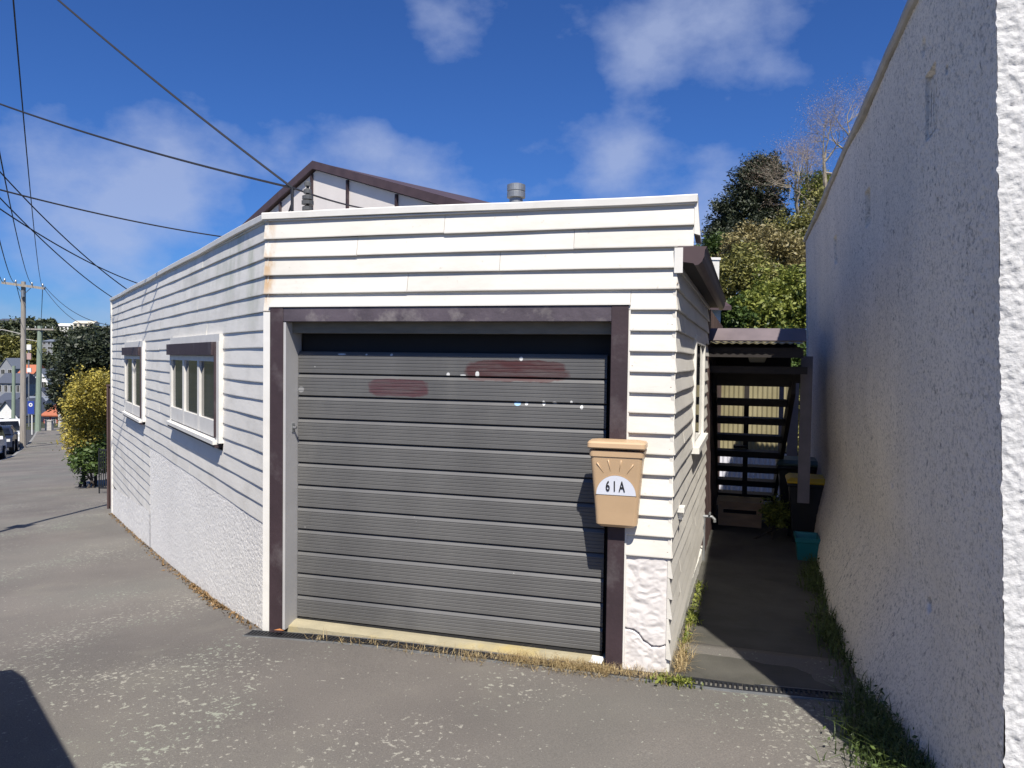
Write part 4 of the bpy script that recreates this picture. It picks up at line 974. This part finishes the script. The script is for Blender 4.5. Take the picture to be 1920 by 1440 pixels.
# --- dark conifer
cf_base = at(1425, 470, 27); cf_base[2] = bz(cf_base)
ct = thing('conifer', cf_base, 'dark dense conifer with a rounded top on the hillside skyline', 'tree')
parts = [(1425, 350, 45, 42, 60), (1395, 400, 50, 40, 60), (1360, 425, 32, 26, 40), (1430, 415, 45, 40, 50), (1352, 452, 24, 14, 24), (1400, 440, 50, 26, 40), (1440, 318, 26, 20, 24), (1410, 322, 22, 18, 22)]
PP = []
for (x, y, rx, rz, n) in parts:
    k = 27 / F_PX; PP.append(clump_cloud(at(x, y, 27 + RNG.normal() * .3), (rx * k, rx * k, rz * k), n * 2, 80, .105, .72))
quads_obj('crown', leaf_quads(np.concatenate(PP), .06, .4), 'leaf_dark', ct)
m = MB(); m.tube([cf_base, at(1415, 420, 27), at(1425, 340, 27)], [.25, .18, .05], 8); obj('trunk', m, 'bark_dark', ct)
# --- bare deciduous trees
def bare_tree(px, py, Y, height, label, lean, seed, leafmat=None, kids_=4):
    global RNG
    RNG = np.random.default_rng(seed); b = at(px, py, Y); b[2] = min(b[2], bz(b)) if abs(b[2] - bz(b)) < 3 else b[2]
    t = thing('bare_tree', b, label, 'tree', 'bare trees on the bank'); br = MB(); tw = MB()
    ends = limb(br, b, np.array(lean), height * .42, .085, 5, 0, .28, .66, tw, 0, kids_)
    obj('trunk', br, 'bark_pale', t); tag(obj('twigs', tw, 'twig', t), kind='stuff')
    E = np.array(ends); E = E[RNG.random(len(E)) < .55]; P = np.repeat(E, 6, 0) + RNG.normal(size=(len(E) * 6, 3)) * .13
    quads_obj('buds', leaf_quads(P, .026, .16), MAT['bud'], t)
MAT['bud'] = leaf_mat('bud', (.30, .22, .15), (.48, .38, .28), .2)
bare_tree(1490, 440, 24, 3.2, 'pale barked bare tree spreading in front of the dark conifer', (-.25, 0, 1), 3)
bare_tree(1548, 360, 25, 3.0, 'bare twiggy tree rising beside the top of the concrete wall', (-.05, 0, 1), 5)
bare_tree(1610, 330, 26, 3.3, 'tall reddish bare tree partly hidden by the concrete wall', (-.15, 0, 1), 8)
bare_tree(1500, 400, 27, 2.6, 'thin bare tree between the conifer and the wall', (-.3, 0, 1), 13)
RNG = np.random.default_rng(21)
# --- bush by the bins
p = at(1455, 985, 8.3); p[2] = float(alley_z(p))
leafy('leafy_bush', p, at(1458, 962, 8.3), (.15, .16, .14), 60, 22, .03, .022, 'leaf_bright', 'bright leafy bush in the shade beside the bins', 'bush', None, .01, .4)

# --- weeds and debris (uncountable)
def blades(C, hmin, hmax, w, lean=.5):
    n = len(C); h = RNG.uniform(hmin, hmax, (n, 1)); a = RNG.uniform(0, 2 * math.pi, n); d = np.stack([np.cos(a), np.sin(a), 0 * a], -1)
    side = np.stack([-d[:, 1], d[:, 0], d[:, 2]], -1) * w; ln = RNG.uniform(.1, 1, (n, 1)) * lean; mid = C + d * h * ln * .35 + UP * h * .6; tip = C + d * h * ln + UP * h * (1 - .25 * ln.clip(0, 2))
    return np.stack([C - side, C + side, mid + side * .75, mid - side * .75], 1), np.stack([mid - side * .75, mid + side * .75, tip + side * .1, tip - side * .1], 1)
def foot_pt(s): return FK(s, float(bulge(s)) * .93 + .0, 0)
C = []
for s, w, n in [(.45, .16, 260), (.62, .2, 420), (.85, .2, 420), (1.1, .16, 260), (1.5, .09, 120), (1.9, .09, 160), (2.3, .13, 420), (2.6, .12, 300), (3.2, .08, 130), (3.7, .13, 420), (4.1, .13, 360), (4.5, .12, 260), (5.2, .1, 160)]:
    for i in range(int(n * (1.1 if s < 1.3 else .55))):
        p = FK(s + rnd.gauss(0, .16), float(bulge(s)) + abs(rnd.gauss(0, w * .55)) - .02, 0); p[2] = (float(alley_z(p)) if (p - A) @ oF < -.0 else gz(p[0], p[1])) - .01; C.append(p)
C = np.array(C); q1, q2 = blades(C, .03, .17, .0028, 1.3)
tag(quads_obj('wall_weeds', np.concatenate([q1, q2, leaf_quads(C[::1] + RNG.normal(size=C.shape) * .03 + UP * RNG.uniform(.01, .08, (len(C), 1)), .012)]), 'weed'), 'green weeds and grass growing along the foot of the concrete wall', 'weeds', kind='stuff')
C = []
for u0, u1, n, w in [(.35, .9, 70, .02), (.9, 1.6, 150, .025), (1.35, 1.8, 260, .03), (1.6, 2.2, 900, .035), (1.9, 2.35, 600, .035), (2.35, 2.55, 160, .03)]:
    for i in range(n):
        u = rnd.uniform(u0, u1); p = FF(u, .055 + rnd.gauss(0, w) + (.03 if u > 1.5 else .06), 0); p[2] = .002; C.append(p)
for i in range(420):
    s = abs(rnd.gauss(.2, .3)); p = FS(s, .045 + abs(rnd.gauss(0, .03)), 0); p[2] = float(alley_z(p)); C.append(p)
C = np.array(C); q1, q2 = blades(C, .015, .075, .0012, 1.9)
lay = leaf_quads(C + UP * .006, .013, .10, 3.0)
tag(quads_obj('dry_weeds', np.concatenate([q1, q2, lay]), 'dry_grass'), 'straw coloured dry grass and litter caught along the drain', 'dry grass', kind='stuff')
C = []
for s, n in ((1.05, 150), (1.5, 30), (.55, 40), (1.85, 50)):
    for i in range(n): p = FS(s + rnd.gauss(0, .11), .045 + abs(rnd.gauss(0, .028)), 0); p[2] = float(alley_z(p)); C.append(p)
for i in range(90): p = FF(2.56 + rnd.gauss(0, .06), .13 + rnd.gauss(0, .02), .002); C.append(p)
C = np.array(C); q1, q2 = blades(C, .015, .07, .004, .9)
tag(quads_obj('path_weeds', np.concatenate([q1, q2, leaf_quads(C + UP * .03, .014)]), 'leaf_bright'), 'small green weeds along the garage foot and drain end', 'weeds', kind='stuff')
C = []
for i in range(900):
    u = rnd.choice([rnd.uniform(.1, 4), rnd.uniform(1, 2.2), rnd.uniform(4, 8.7)]); p = FL(u, .028 + abs(rnd.gauss(0, .03)), float(prof(u)) + .004); C.append(p)
C = np.array(C); q1, q2 = blades(C, .008, .035, .002, 1.5)
tag(quads_obj('leaf_litter', np.concatenate([leaf_quads(C + UP * .004, .017, .5, 2.5), q1]), MAT['litter'] if 'litter' in MAT else leaf_mat('litter', (.08, .05, .02), (.28, .17, .07))), 'brown leaf litter along the street side plinth', 'leaf litter', kind='stuff')
# dead leaf and scrap of paper
g = MB(); c = FF(.13, .085, .012); g.add([c + dF * -.035, c + oF * .012 + UP * .006, c + dF * .04 + UP * .004, c - oF * .014 + UP * .008, c + UP * .001], [(0, 1, 4), (1, 2, 4), (2, 3, 4), (3, 0, 4)]); tag(obj('dead_leaf', g, 'leaf_dead'), 'orange dead leaf lying on the drain grate by the left post', 'leaf')
g = MB(); c = FF(2.115, .0, .022); g.add([c + dF * -.045 + oF * .02, c + dF * .03 + oF * .035 + UP * .004, c + dF * .04 - oF * .03 + UP * .02, c - dF * .03 - oF * .035 + UP * .022, c + UP * .022], [(0, 1, 4), (1, 2, 4), (2, 3, 4), (3, 0, 4)]); tag(obj('paper_scrap', g, 'paper'), 'crumpled white paper scrap at the foot of the right door post', 'litter')

# ------------------------------------------------------------------ along the street
gt = thing('side_gate', FL(9.0, .0, -1.1), 'dark brown board gate with a post beyond the garage corner', 'gate')
def px_fr(x0, x1, Y):
    a = at(x0, 800, Y); b = at(x1, 800, Y); d = b - a; d[2] = 0; L = np.linalg.norm(d); d /= L; return Fr([a[0], a[1], 0], d, np.array([d[1], -d[0], 0])), L
fr, L_ = px_fr(200, 211, 12.6); zt1 = float(at(205, 722, 12.6)[2]); zb1 = float(at(205, 950, 12.6)[2])
g = MB(); g.box(fr, 0.0, .03, -.05, .0, zb1 - .1, zt1 - .02); obj('post', g, 'fence_brown', gt)
for i in range(5):
    g = MB(); g.box(Fr(fr(.035, -.02, 0), dL * .15 + fr.u * .99, fr.n), i * .105, i * .105 + .1, -.02, .0, zb1, zt1 - .02); obj('board', g, 'fence_brown', gt)
g = MB(); g.box(fr, -.005, .56, -.055, .006, zt1 - .02, zt1 + .01); obj('cap_rail', g, 'fence_brown', gt)
# yellow-green bush over the fence, dark gate and blue thing below
yb = at(172, 780, 17.5); yb[2] = gz(yb[0], yb[1])
t = leafy('golden_bush', yb, at(176, 762, 17.5), (.52, .6, .70), 190, 46, .085, .034, 'leaf_yellow', 'golden yellow leaved bush spilling over the footpath beyond the garage', 'bush', None, .04, .6)
P = np.concatenate([clump_cloud(at(188, 735, 17.0), (.42, .5, .42), 100, 46, .085, .6), clump_cloud(at(160, 815, 17.8), (.4, .5, .40), 90, 46, .085, .6)]); quads_obj('lower_branches', leaf_quads(P, .034), 'leaf_yellow', t)
p = at(175, 870, 17.0); p[2] = gz(p[0], p[1]); leafy('hedge', p, at(178, 862, 17.2), (.42, .6, .36), 70, 30, .09, .05, 'leaf_green', 'dark green hedge under the golden bush by the footpath', 'hedge', None, .03, .5)
fr, L_ = px_fr(186, 200, 15.5); zb2 = gz(*at(190, 800, 15.5)[:2]); bgt = thing('black_gate', fr(.05, 0, zb2), 'small black metal gate between golden bush and brown gate', 'gate')
g = MB(); g.box(fr, -.02, .0, -.02, .0, zb2, zb2 + .95); g.box(fr, .24, .26, -.02, .0, zb2, zb2 + .95); g.box(fr, -.02, .26, -.02, .0, zb2 + .9, zb2 + .93); g.box(fr, -.02, .26, -.02, .0, zb2 + .1, zb2 + .13); obj('frame', g, 'black', bgt)
for i in range(5): g = MB(); g.box(fr, .025 + i * .045, .04 + i * .045, -.015, -.003, zb2 + .13, zb2 + .9); obj('bar', g, 'black', bgt)
# big dark trees behind the bush
def tree_at(px, py, Y, rx, rz, mat, label, group='dark trees down the street', n_cl=150, per=50, size=.14, name='dark_tree'):
    c = at(px, py, Y); k = Y / F_PX; base = np.array([c[0], c[1], gz(c[0], c[1]) - .2])
    return leafy(name, base, c, (rx * k, rx * k, rz * k), n_cl, per, .11 * rx * k, size, mat, label, 'tree', group, .22, .6)
tree_at(165, 700, 52, 50, 65, 'leaf_dark', 'broad dark evergreen tree rising directly behind the golden bush', n_cl=260)
tree_at(130, 725, 60, 34, 55, 'leaf_dark', 'dark evergreen tree overhanging the end of the footpath', n_cl=170)
tree_at(205, 680, 56, 36, 66, 'leaf_dark', 'dark tree mostly hidden by the garage corner', n_cl=150)
tree_at(150, 650, 75, 30, 32, 'leaf_dark', 'dark tree crown topping the others below the cream house', n_cl=120)
tree_at(148, 780, 34, 16, 30, 'leaf_green', 'small green tree between the footpath and the dark trees', n_cl=100, size=.12)
# utility poles
def pole(px_top, px_bot, py_top, py_bot, Y, mat, r0, r1, arm_px, arm_py, label, group):
    b = at(px_bot, py_bot, Y); t_ = at(px_top, py_top, Y); b[2] = gz(b[0], b[1]) - .3
    t = thing('utility_pole', b + UP * .3, label, 'utility pole', group)
    obj('pole', MB().tube([b, (b + t_) / 2, t_], [r0, (r0 + r1) / 2, r1], 10), mat, t)
    if arm_px:
        a0 = at(arm_px[0], arm_py[0], Y - .2); a1 = at(arm_px[1], arm_py[1], Y - .2); d = (a1 - a0); L = np.linalg.norm(d); d /= L; n = np.cross(UP, d); n /= np.linalg.norm(n); u2 = np.cross(d, n)
        g = MB(); g.hexa([a0 - n * .06 - u2 * .07, a1 - n * .06 - u2 * .07, a1 + n * .06 - u2 * .07, a0 + n * .06 - u2 * .07, a0 - n * .06 + u2 * .07, a1 - n * .06 + u2 * .07, a1 + n * .06 + u2 * .07, a0 + n * .06 + u2 * .07]); arm = obj('crossarm', g, 'pole_wood', t)
        for f in (.06, .32, .70, .95):
            c = a0 + d * L * f + UP * .07; obj('insulator', MB().lathe(c, [(.02, 0), (.05, .02), (.055, .12), (.03, .19), (0, .2)], 8), 'galv', arm)
        for f in (.30, .70): g = MB(); g.tube([a0 + d * L * f, t_ - UP * .75], .018, 5); obj('brace', g, 'galv', t)
    return t, b
POLE1, P1B = pole(44, 43, 528, 856, 43, 'pole_wood', .17, .115, (4, 84), (530, 541), 'weathered grey timber utility pole nearest on the kerb', 'utility poles along the kerb')
a = at(38, 626, 42.8); g = MB(); g.tube([a, at(22, 622, 42.5), at(4, 618, 42.2), at(-6, 620, 42)], .03, 6); arm = obj('lamp_arm', g, 'concrete_pale', POLE1)
g = MB(); g.hexa([at(-24, 624, 42) + np.array([0, y * .12, 0]) for y in (0, 0, 1, 1)] if False else [at(x, y, Y_) for x, y, Y_ in ((-24, 624, 42), (-4, 624, 42), (-4, 624, 42.25), (-24, 624, 42.25), (-24, 618, 42), (-4, 617, 42), (-4, 617, 42.25), (-24, 618, 42.25))]); obj('lamp_head', g, 'galv', arm)
g = MB(); g.lathe(at(43, 545, 42.8) - UP * .1, [(.0, -.25), (.09, -.25), (.09, .1), (0, .12)], 8); obj('junction_box', g, 'galv', POLE1)
POLE2, P2B = pole(75, 71, 611, 824, 69, 'pole_green', .26, .20, (50, 101), (617, 618), 'green tinted utility pole further down the kerb', 'utility poles along the kerb')
g = MB(); g.tube([at(70, 640, 69), at(60, 638, 68.8), at(49, 636, 68.6)], .04, 5); obj('lamp_arm', g, 'concrete_pale', POLE2)
POLE3, P3B = pole(26, 25, 686, 800, 88, 'pole_green', .22, .17, None, None, 'short green pole standing across the street at far left', 'utility poles along the kerb')
# post outside the left of the view, whose shadow crosses the footpath
sp0 = np.array([-7.08, 9.0, gz(-7.08, 9.0)]); spt = thing('street_sign', sp0, 'tall grey pole with a small plate just outside the left edge, shadow across the footpath', 'sign')
obj('post', MB().tube([sp0 - UP * .2, sp0 + np.array([.30, .0, 6.1])], .045, 10), 'galv', spt)
g = MB(); pf_ = Fr(sp0 + np.array([.12, -.05, 0]), [1, 0, 0], [0, -1, 0]); g.box(pf_, -.15, .15, 0, .004, 2.2, 2.65); obj('plate', g, 'house_white', spt)
# grey lamp post with boxes
lp0 = at(54, 800, 80); lp0[2] = gz(lp0[0], lp0[1]); lp = thing('street_lamp', lp0, 'thin grey lamp post with small boxes between the two poles', 'street lamp')
obj('post', MB().tube([lp0, at(54, 648, 80)], .07, 6), 'galv', lp)
fr, L_ = px_fr(51, 59, 79.8)
for (ya, yb_, m_) in ((646, 656, 'house_white'), (662, 674, 'pink_box'), (690, 698, 'house_white')): g = MB(); g.box(fr, 0, L_, -.1, 0, float(at(54, yb_, 79.8)[2]), float(at(54, ya, 79.8)[2])); obj('box', g, m_, lp)
# blue sign with a white disc
s0 = at(60, 812, 62); s0[2] = gz(s0[0], s0[1]); sg = thing('street_sign', s0, 'blue square street sign with a white ring on a white post', 'sign')
obj('post', MB().tube([s0, at(60, 752, 62)], .05, 6), 'house_white', sg)
fr, L_ = px_fr(52, 64, 61.9); g = MB(); g.box(fr, 0, L_, -.03, 0, float(at(57, 776, 61.9)[2]), float(at(57, 752, 61.9)[2])); obj('panel', g, 'blue_sign', sg)
cz = float(at(57, 759, 61.9)[2]); ctr = fr(L_ * .5, .01, cz); ring = MB()
ring.extrude([[ctr + fr.u * r_ * math.cos(a) + UP * r_ * math.sin(a) + fr.n * n_ for r_, n_ in ((.07, 0), (.07, .012), (.16, .012), (.16, 0))] for a in np.linspace(0, 2 * math.pi, 20)], caps=False); obj('ring', ring, 'house_white', sg)
# pale gate post at the end of the path
g0 = at(111, 812, 78); g0[2] = gz(g0[0], g0[1]); gp = thing('gate_post', g0, 'pale concrete gate post with a cap at the path end', 'post')
fr, L_ = px_fr(109, 115, 78); z0_, z1_ = float(g0[2]), float(at(111, 760, 78)[2]); g = MB(); g.box(fr, 0, L_, -.3, 0, z0_, z1_); obj('shaft', g, 'concrete_pale', gp)
g = MB(); g.box(fr, -.10, L_ + .10, -.42, .1, z1_, z1_ + .45); obj('cap', g, 'concrete_pale', gp)
g0 = at(89, 812, 70); g0[2] = gz(g0[0], g0[1]); fr, L_ = px_fr(84, 96, 70); cbx = thing('utility_cabinet', g0, 'squat pale concrete block beside the green pole foot', 'cabinet')
g = MB(); g.box(fr, 0, L_, -.4, 0, float(g0[2]), float(at(89, 790, 70)[2])); obj('body', g, 'concrete_pale', cbx, bevel=.03); g = MB(); g.box(fr, -.04, L_ + .04, -.44, .04, float(at(89, 790, 70)[2]), float(at(89, 788, 70)[2])); obj('lid', g, 'concrete_pale', cbx)

# houses down in the valley
def house(px0, px1, py_base, py_eave, py_ridge, Y, wall, roof, label, group='houses down in the valley', gable=True, cols=2, depth=7.0, rows=1, name='house', sink=3):
    fr, L = px_fr(px0, px1, Y); zb = float(at((px0 + px1) / 2, py_base, Y)[2]); ze = float(at((px0 + px1) / 2, py_eave, Y)[2]); zr = float(at((px0 + px1) / 2, py_ridge, Y)[2])
    t = thing(name, fr(L / 2, -depth / 2, zb), label, 'house', group)
    g = MB(); g.box(fr, 0, L, -depth, 0, zb - sink, ze)
    if gable: g.extrude([[fr(0, 0, ze), fr(L, 0, ze), fr(L / 2, 0, zr)], [fr(0, -depth, ze), fr(L, -depth, ze), fr(L / 2, -depth, zr)]])
    obj('wall', g, wall, t); o_ = .25; th = .14
    if gable:
        for s in (0, 1):
            x0 = -o_ if s == 0 else L + o_; m_ = L / 2; zo = ze - (zr - ze) * o_ / (L / 2) if zr > ze else ze
            g = MB().extrude([[fr(x0, n, zo + .02), fr(m_, n, zr + .02), fr(m_, n, zr + th), fr(x0, n, zo + th)] for n in (.3, -depth - .3)]); obj('roof', g, roof, t)
    else:
        g = MB().extrude([[fr(x, .35, ze), fr(x, -depth / 2, zr), fr(x, -depth - .35, ze), fr(x, -depth - .35, ze - .15), fr(x, .35, ze - .15)] for x in (-o_, L + o_)]); obj('roof', g, roof, t)
    H = (ze - zb) / rows
    for r_ in range(rows):
        for c in range(cols):
            w_ = L / cols; a = w_ * c + w_ * .25; b = w_ * c + w_ * .75; z0 = zb + H * (r_ + .3); z1 = zb + H * (r_ + .82)
            g = MB(); g.box(fr, a - .06, b + .06, 0, .05, z0 - .06, z1 + .06); wf = obj('window', g, 'house_white', t)
            g = MB(); g.box(fr, a, (a + b) / 2 - .03, .051, .06, z0, z1); g.box(fr, (a + b) / 2 + .03, b, .051, .06, z0, z1); obj('pane', g, 'car_glass', wf)
    return t
house(-8, 34, 812, 778, 752, 95, 'house_white', 'slate_roof', 'white gabled cottage with slate roof behind the parked cars', cols=2)
house(30, 66, 800, 772, 745, 112, 'house_white', 'iron_roof', 'white house with grey iron roof behind the first pole', gable=False, cols=3)
house(82, 108, 806, 778, 757, 96, 'red_wall', 'orange_roof', 'red walled house with an orange roof at the path end', gable=False, cols=2)
house(-10, 24, 772, 755, 738, 150, 'house_cream', 'slate_roof', 'cream house with a dark roof above the white cottage', gable=False, cols=3)
house(60, 95, 770, 748, 728, 165, 'house_grey', 'slate_roof', 'grey house with a slate roof above the orange roof', cols=2)
house(-5, 40, 742, 718, 700, 190, 'house_grey', 'slate_roof', 'dark grey terrace house in the valley left of the first pole', gable=False, cols=4)
house(62, 90, 735, 712, 692, 200, 'house_white', 'iron_roof', 'white gabled house between the two poles', cols=2)
house(36, 64, 720, 700, 684, 220, 'house_cream', 'orange_roof', 'cream house with an orange roof on the valley floor', gable=False, cols=2)
house(0, 26, 706, 690, 672, 240, 'house_grey', 'iron_roof', 'grey gabled house at the left foot of the hill', cols=2)
house(80, 132, 666, 640, 636, 330, 'house_grey', 'iron_roof', 'grey apartment block with rows of windows on the hillside', gable=False, cols=6, rows=3, name='apartment_block', depth=12, sink=10)
house(122, 142, 640, 630, 624, 380, 'house_white', 'iron_roof', 'white house with sloping roof above the apartment block', cols=2, sink=8)
house(138, 176, 622, 606, 601, 480, 'house_cream', 'house_cream', 'large cream house on the ridge skyline', gable=False, cols=4, rows=2, sink=14)
house(98, 136, 620, 611, 606, 500, 'house_white', 'house_white', 'row of white houses on the ridge left of the cream one', gable=False, cols=5, sink=14)
house(0, 32, 610, 601, 597, 470, 'house_grey', 'slate_roof', 'dark flat house on the ridge at the left edge', gable=False, cols=4, sink=14)
house(186, 208, 622, 615, 611, 520, 'house_white', 'iron_roof', 'small pale house on the ridge right of the cream one', gable=False, cols=2, sink=14)
# hillside trees as separate crowns
hill_spots = [(8, 650, 300, 26, 20), (30, 640, 320, 22, 20), (62, 632, 360, 24, 20), (100, 632, 400, 30, 14), (150, 632, 420, 28, 14), (190, 635, 400, 26, 18), (60, 664, 280, 20, 18), (20, 620, 420, 26, 14), (75, 616, 450, 22, 12), (120, 650, 300, 16, 14), (150, 655, 260, 26, 22), (30, 672, 250, 18, 12), (100, 680, 230, 20, 16), (180, 622, 470, 14, 8), (50, 608, 480, 20, 8), (90, 608, 490, 14, 7)]
HL = ['yellowish tree mass at the left edge below the ridge', 'dark tree just left of the first pole on the far hill', 'dark tree crown between the two poles below the ridge', 'dark trees right of the green pole under the white houses', 'dark tree under the large cream ridge house', 'dark tree beside the garage corner on the far hill', 'yellowish tree between the poles above the orange roof', 'dark tree on the ridge above the left street lamp', 'dark tree on the ridge between the poles', 'dark tree right of the apartment block', 'dark tree below the sloping roofed white house', 'yellowish tree by the first pole foot of the hill', 'dark tree below the apartment block', 'small tree on the ridge right of the cream house', 'tree on the skyline right of the dark flat house', 'small skyline tree left of the white ridge houses']
for i, (x, y, Y, rx, rz) in enumerate(hill_spots):
    c = at(x, y, Y); k = Y / F_PX
    leafy('hill_tree', c - UP * rz * k, c, (rx * k, rx * k * .6, rz * k), 70, 26, .16 * rx * k, .9 * Y / 400, ['leaf_hill', 'leaf_olive'][1 if i in (0, 6, 11) else 0], HL[i], 'tree', 'trees on the far hillside', .25, .5)

# ------------------------------------------------------------------ cars
def make_car(mat, label, suv=True, van=False):
    t = thing('parked_car', (0, 0, 0), label, 'car', 'cars parked along the kerb'); fr = Fr([0, 0, 0], [0, 1, 0], [1, 0, 0])   # u forward
    h = 1.95 if van else (1.72 if suv else 1.45); wt = .86 if van else .70
    lower = [(-2.2, .38), (-2.22, .62), (-2.15, 1.0), (-1.6, 1.02), (.85, 1.0), (1.9, .90), (2.17, .72), (2.2, .38)]
    g = MB()
    def ring(w, shrink=0): return [fr(u * (1 - shrink * .01), w, z) for u, z in lower]
    g.extrude([ring(-.84, 1.5), ring(-.90), ring(.90), ring(.84, 1.5)]); obj('body', g, mat, t, bevel=.05)
    cab = [(-2.0, 1.0), (-1.75, h - .08), (-1.4, h), (.0, h), (.28, h - .08), (.95, 1.0)]
    g = MB(); g.extrude([[fr(u, s * (.88 if z < 1.1 else wt), z) for u, z in cab] for s in (-1, 1)]); obj('cabin', g, mat, t, bevel=.03)
    for s in (-1, 1):
        def side(u, z, o): return fr(u, s * (np.interp(z, [1.0, h], [.88, wt]) + o), z)
        for (a0, a1, b0, b1) in ((-1.72, -.85, -1.62, -.85), (-.75, .10, -.75, .06), (.16, .70, .12, .26)):
            g = MB(); ring_ = [side(a0, 1.05, .006), side(a1, 1.05, .006), side(b1, h - .16, .006), side(b0, h - .16, .006)]; g.extrude([ring_, [p + np.array([s * .006, 0, 0]) for p in ring_]]); obj('side_window', g, 'car_glass', t)
        g = MB(); g.hexa([fr(.62, s * .88, 1.0), fr(.74, s * .88, 1.0), fr(.74, s * 1.04, 1.0), fr(.62, s * 1.04, 1.0), fr(.64, s * .88, 1.14), fr(.72, s * .88, 1.14), fr(.72, s * 1.04, 1.14), fr(.64, s * 1.04, 1.14)]); obj('mirror', g, mat, t)
        for u in (-1.35, 1.32):
            g = MB(); g.tube([fr(u, s * .70, .34), fr(u, s * .92, .34)], .34, 18); wl = obj('wheel', g, 'tyre', t); g = MB(); g.tube([fr(u, s * .90, .34), fr(u, s * .93, .34)], .20, 12); obj('rim', g, 'rim', wl)
        g = MB(); g.box(fr, 2.02, 2.18, s * .62 - .17, s * .62 + .17, .68, .82); obj('headlight', g, 'lamp_clear', t); g = MB(); g.box(fr, -2.235, -2.17, s * .74 - .10, s * .74 + .10, .72, .98); obj('tail_light', g, 'lamp_red', t)
    g = MB(); g.hexa([fr(.36, -.62, h - .12), fr(.36, .62, h - .12), fr(.98, .74, 1.03), fr(.98, -.74, 1.03), fr(.345, -.62, h - .12), fr(.345, .62, h - .12), fr(.92, .74, 1.03), fr(.92, -.74, 1.03)]); obj('windscreen', g, 'car_glass', t)
    g = MB(); g.hexa([fr(-1.80, -.60, h - .14), fr(-1.80, .60, h - .14), fr(-2.0, .72, 1.06), fr(-2.0, -.72, 1.06), fr(-1.77, -.60, h - .14), fr(-1.77, .60, h - .14), fr(-1.96, .72, 1.06), fr(-1.96, -.72, 1.06)]); obj('rear_window', g, 'car_glass', t)
    g = MB(); g.box(fr, -2.25, -2.2, -.26, .26, .55, .68); obj('number_plate', g, 'house_white', t)
    return t
def kerb_pt(Y, off):
    i = int(np.argmin(np.abs(kl[:, 1] - Y))); t_ = kl[min(i + 2, 219)] - kl[max(i - 2, 0)]; t_ /= np.linalg.norm(t_); n = np.array([-t_[1], t_[0]])
    p = kl[i] + n * off; z = kz[i] - .12; return np.array([p[0], p[1], z]), math.atan2(-t_[0], t_[1]), math.atan2(kz[min(i + 2, 219)] - kz[max(i - 2, 0)], np.linalg.norm(kl[min(i + 2, 219)] - kl[max(i - 2, 0)]))
def put(o, Y, off, flip=False):
    p, rz, pit_ = kerb_pt(Y, off); o.location = Vector(p); o.rotation_euler = (0 if flip else 0, 0, rz + (math.pi if flip else 0)); WLOC[o.name] = p
    o.rotation_euler = Vector(o.rotation_euler); o.rotation_euler.x = -pit_ if flip else pit_; return o
c1 = make_car('car_white', 'white parked car nearest the first pole, cut by the left edge')
c2 = make_car('car_dark', 'dark blue parked car in front of the white ones', False)
put(c1, 33.5, 1.15, True); put(c2, 40.5, 1.2, True)
c3 = copy_tree(c1, label='white parked car furthest down the kerb behind the pole'); put(c3, 47.5, 1.2, True)
c5 = make_car('car_silver', 'silver parked van just outside the left of the view casting a shadow on the path', van=True)
CAR_NEAR = (np.array([-3.12, 2.00, -.02]), R(42))
c5.location = Vector(CAR_NEAR[0]); c5.rotation_euler = (0, 0, CAR_NEAR[1])

# ------------------------------------------------------------------ overhead cables
def cable(p, q, sag, r, label, group='overhead cables'):
    p = np.asarray(p); q = np.asarray(q); pts = []
    for f in np.linspace(0, 1, 28):
        x = p * (1 - f) + q * f; x[2] -= sag * 4 * f * (1 - f); pts.append(x)
    return tag(obj('cable', MB().tube(pts, r, 5), 'cable'), label, 'cable', group)
cable(at(100, -8, 7.2), BRT, .03, .010, 'thick black cable running from top left down to the roof bracket')
cable(at(-30, 184, 8.5), BRT, .05, .010, 'cable reaching the roof bracket from the left edge below the thick one')
cable(BRT, at(690, 392, 9.0), .02, .009, 'short cable from the roof bracket across the gable panels')
cable(at(-30, 348, 9.0), at(440, 447, 13), .06, .011, 'cable crossing from the left edge to the street side parapet')
def arm_pt(f): return at(4 + 80 * f, 530 + 11 * f - 4, 42.8)
cable(at(24, -10, 9), arm_pt(.95), .9, .010, 'long cable rising steeply from the pole crossarm right end to the top left')
cable(at(-8, 250, 12), arm_pt(.70), .5, .012, 'cable from the crossarm running up to the left edge')
cable(at(-12, 405, 14), arm_pt(.32), .4, .012, 'lower left cable of the crossarm')
cable(at(-14, 470, 16), arm_pt(.06), .3, .012, 'lowest cable at the far left of the crossarm')
cable(at(-20, 300, 12), at(252, 552, 16), .15, .011, 'cable sloping from the left edge down to the garage far corner')
cable(at(-20, 350, 13), at(240, 575, 22), .2, .012, 'second sloping cable just under the one to the far corner')
cable(at(-20, 378, 12), at(260, 532, 17), .12, .012, 'flatter sloping cable crossing two others above the far corner')
cable(arm_pt(1.0), at(225, 612, 30), .5, .014, 'service cable from the crossarm to behind the garage')
cable(arm_pt(.98) - UP * .1, at(190, 615, 40), .6, .014, 'lower service cable from the crossarm to behind the garage')
cable(arm_pt(.95), at(76, 613, 69), .3, .02, 'cable strung between the two utility poles at right', 'cables between the poles')
cable(arm_pt(.32), at(56, 614, 69), .3, .02, 'cable strung between the two utility poles at left', 'cables between the poles')
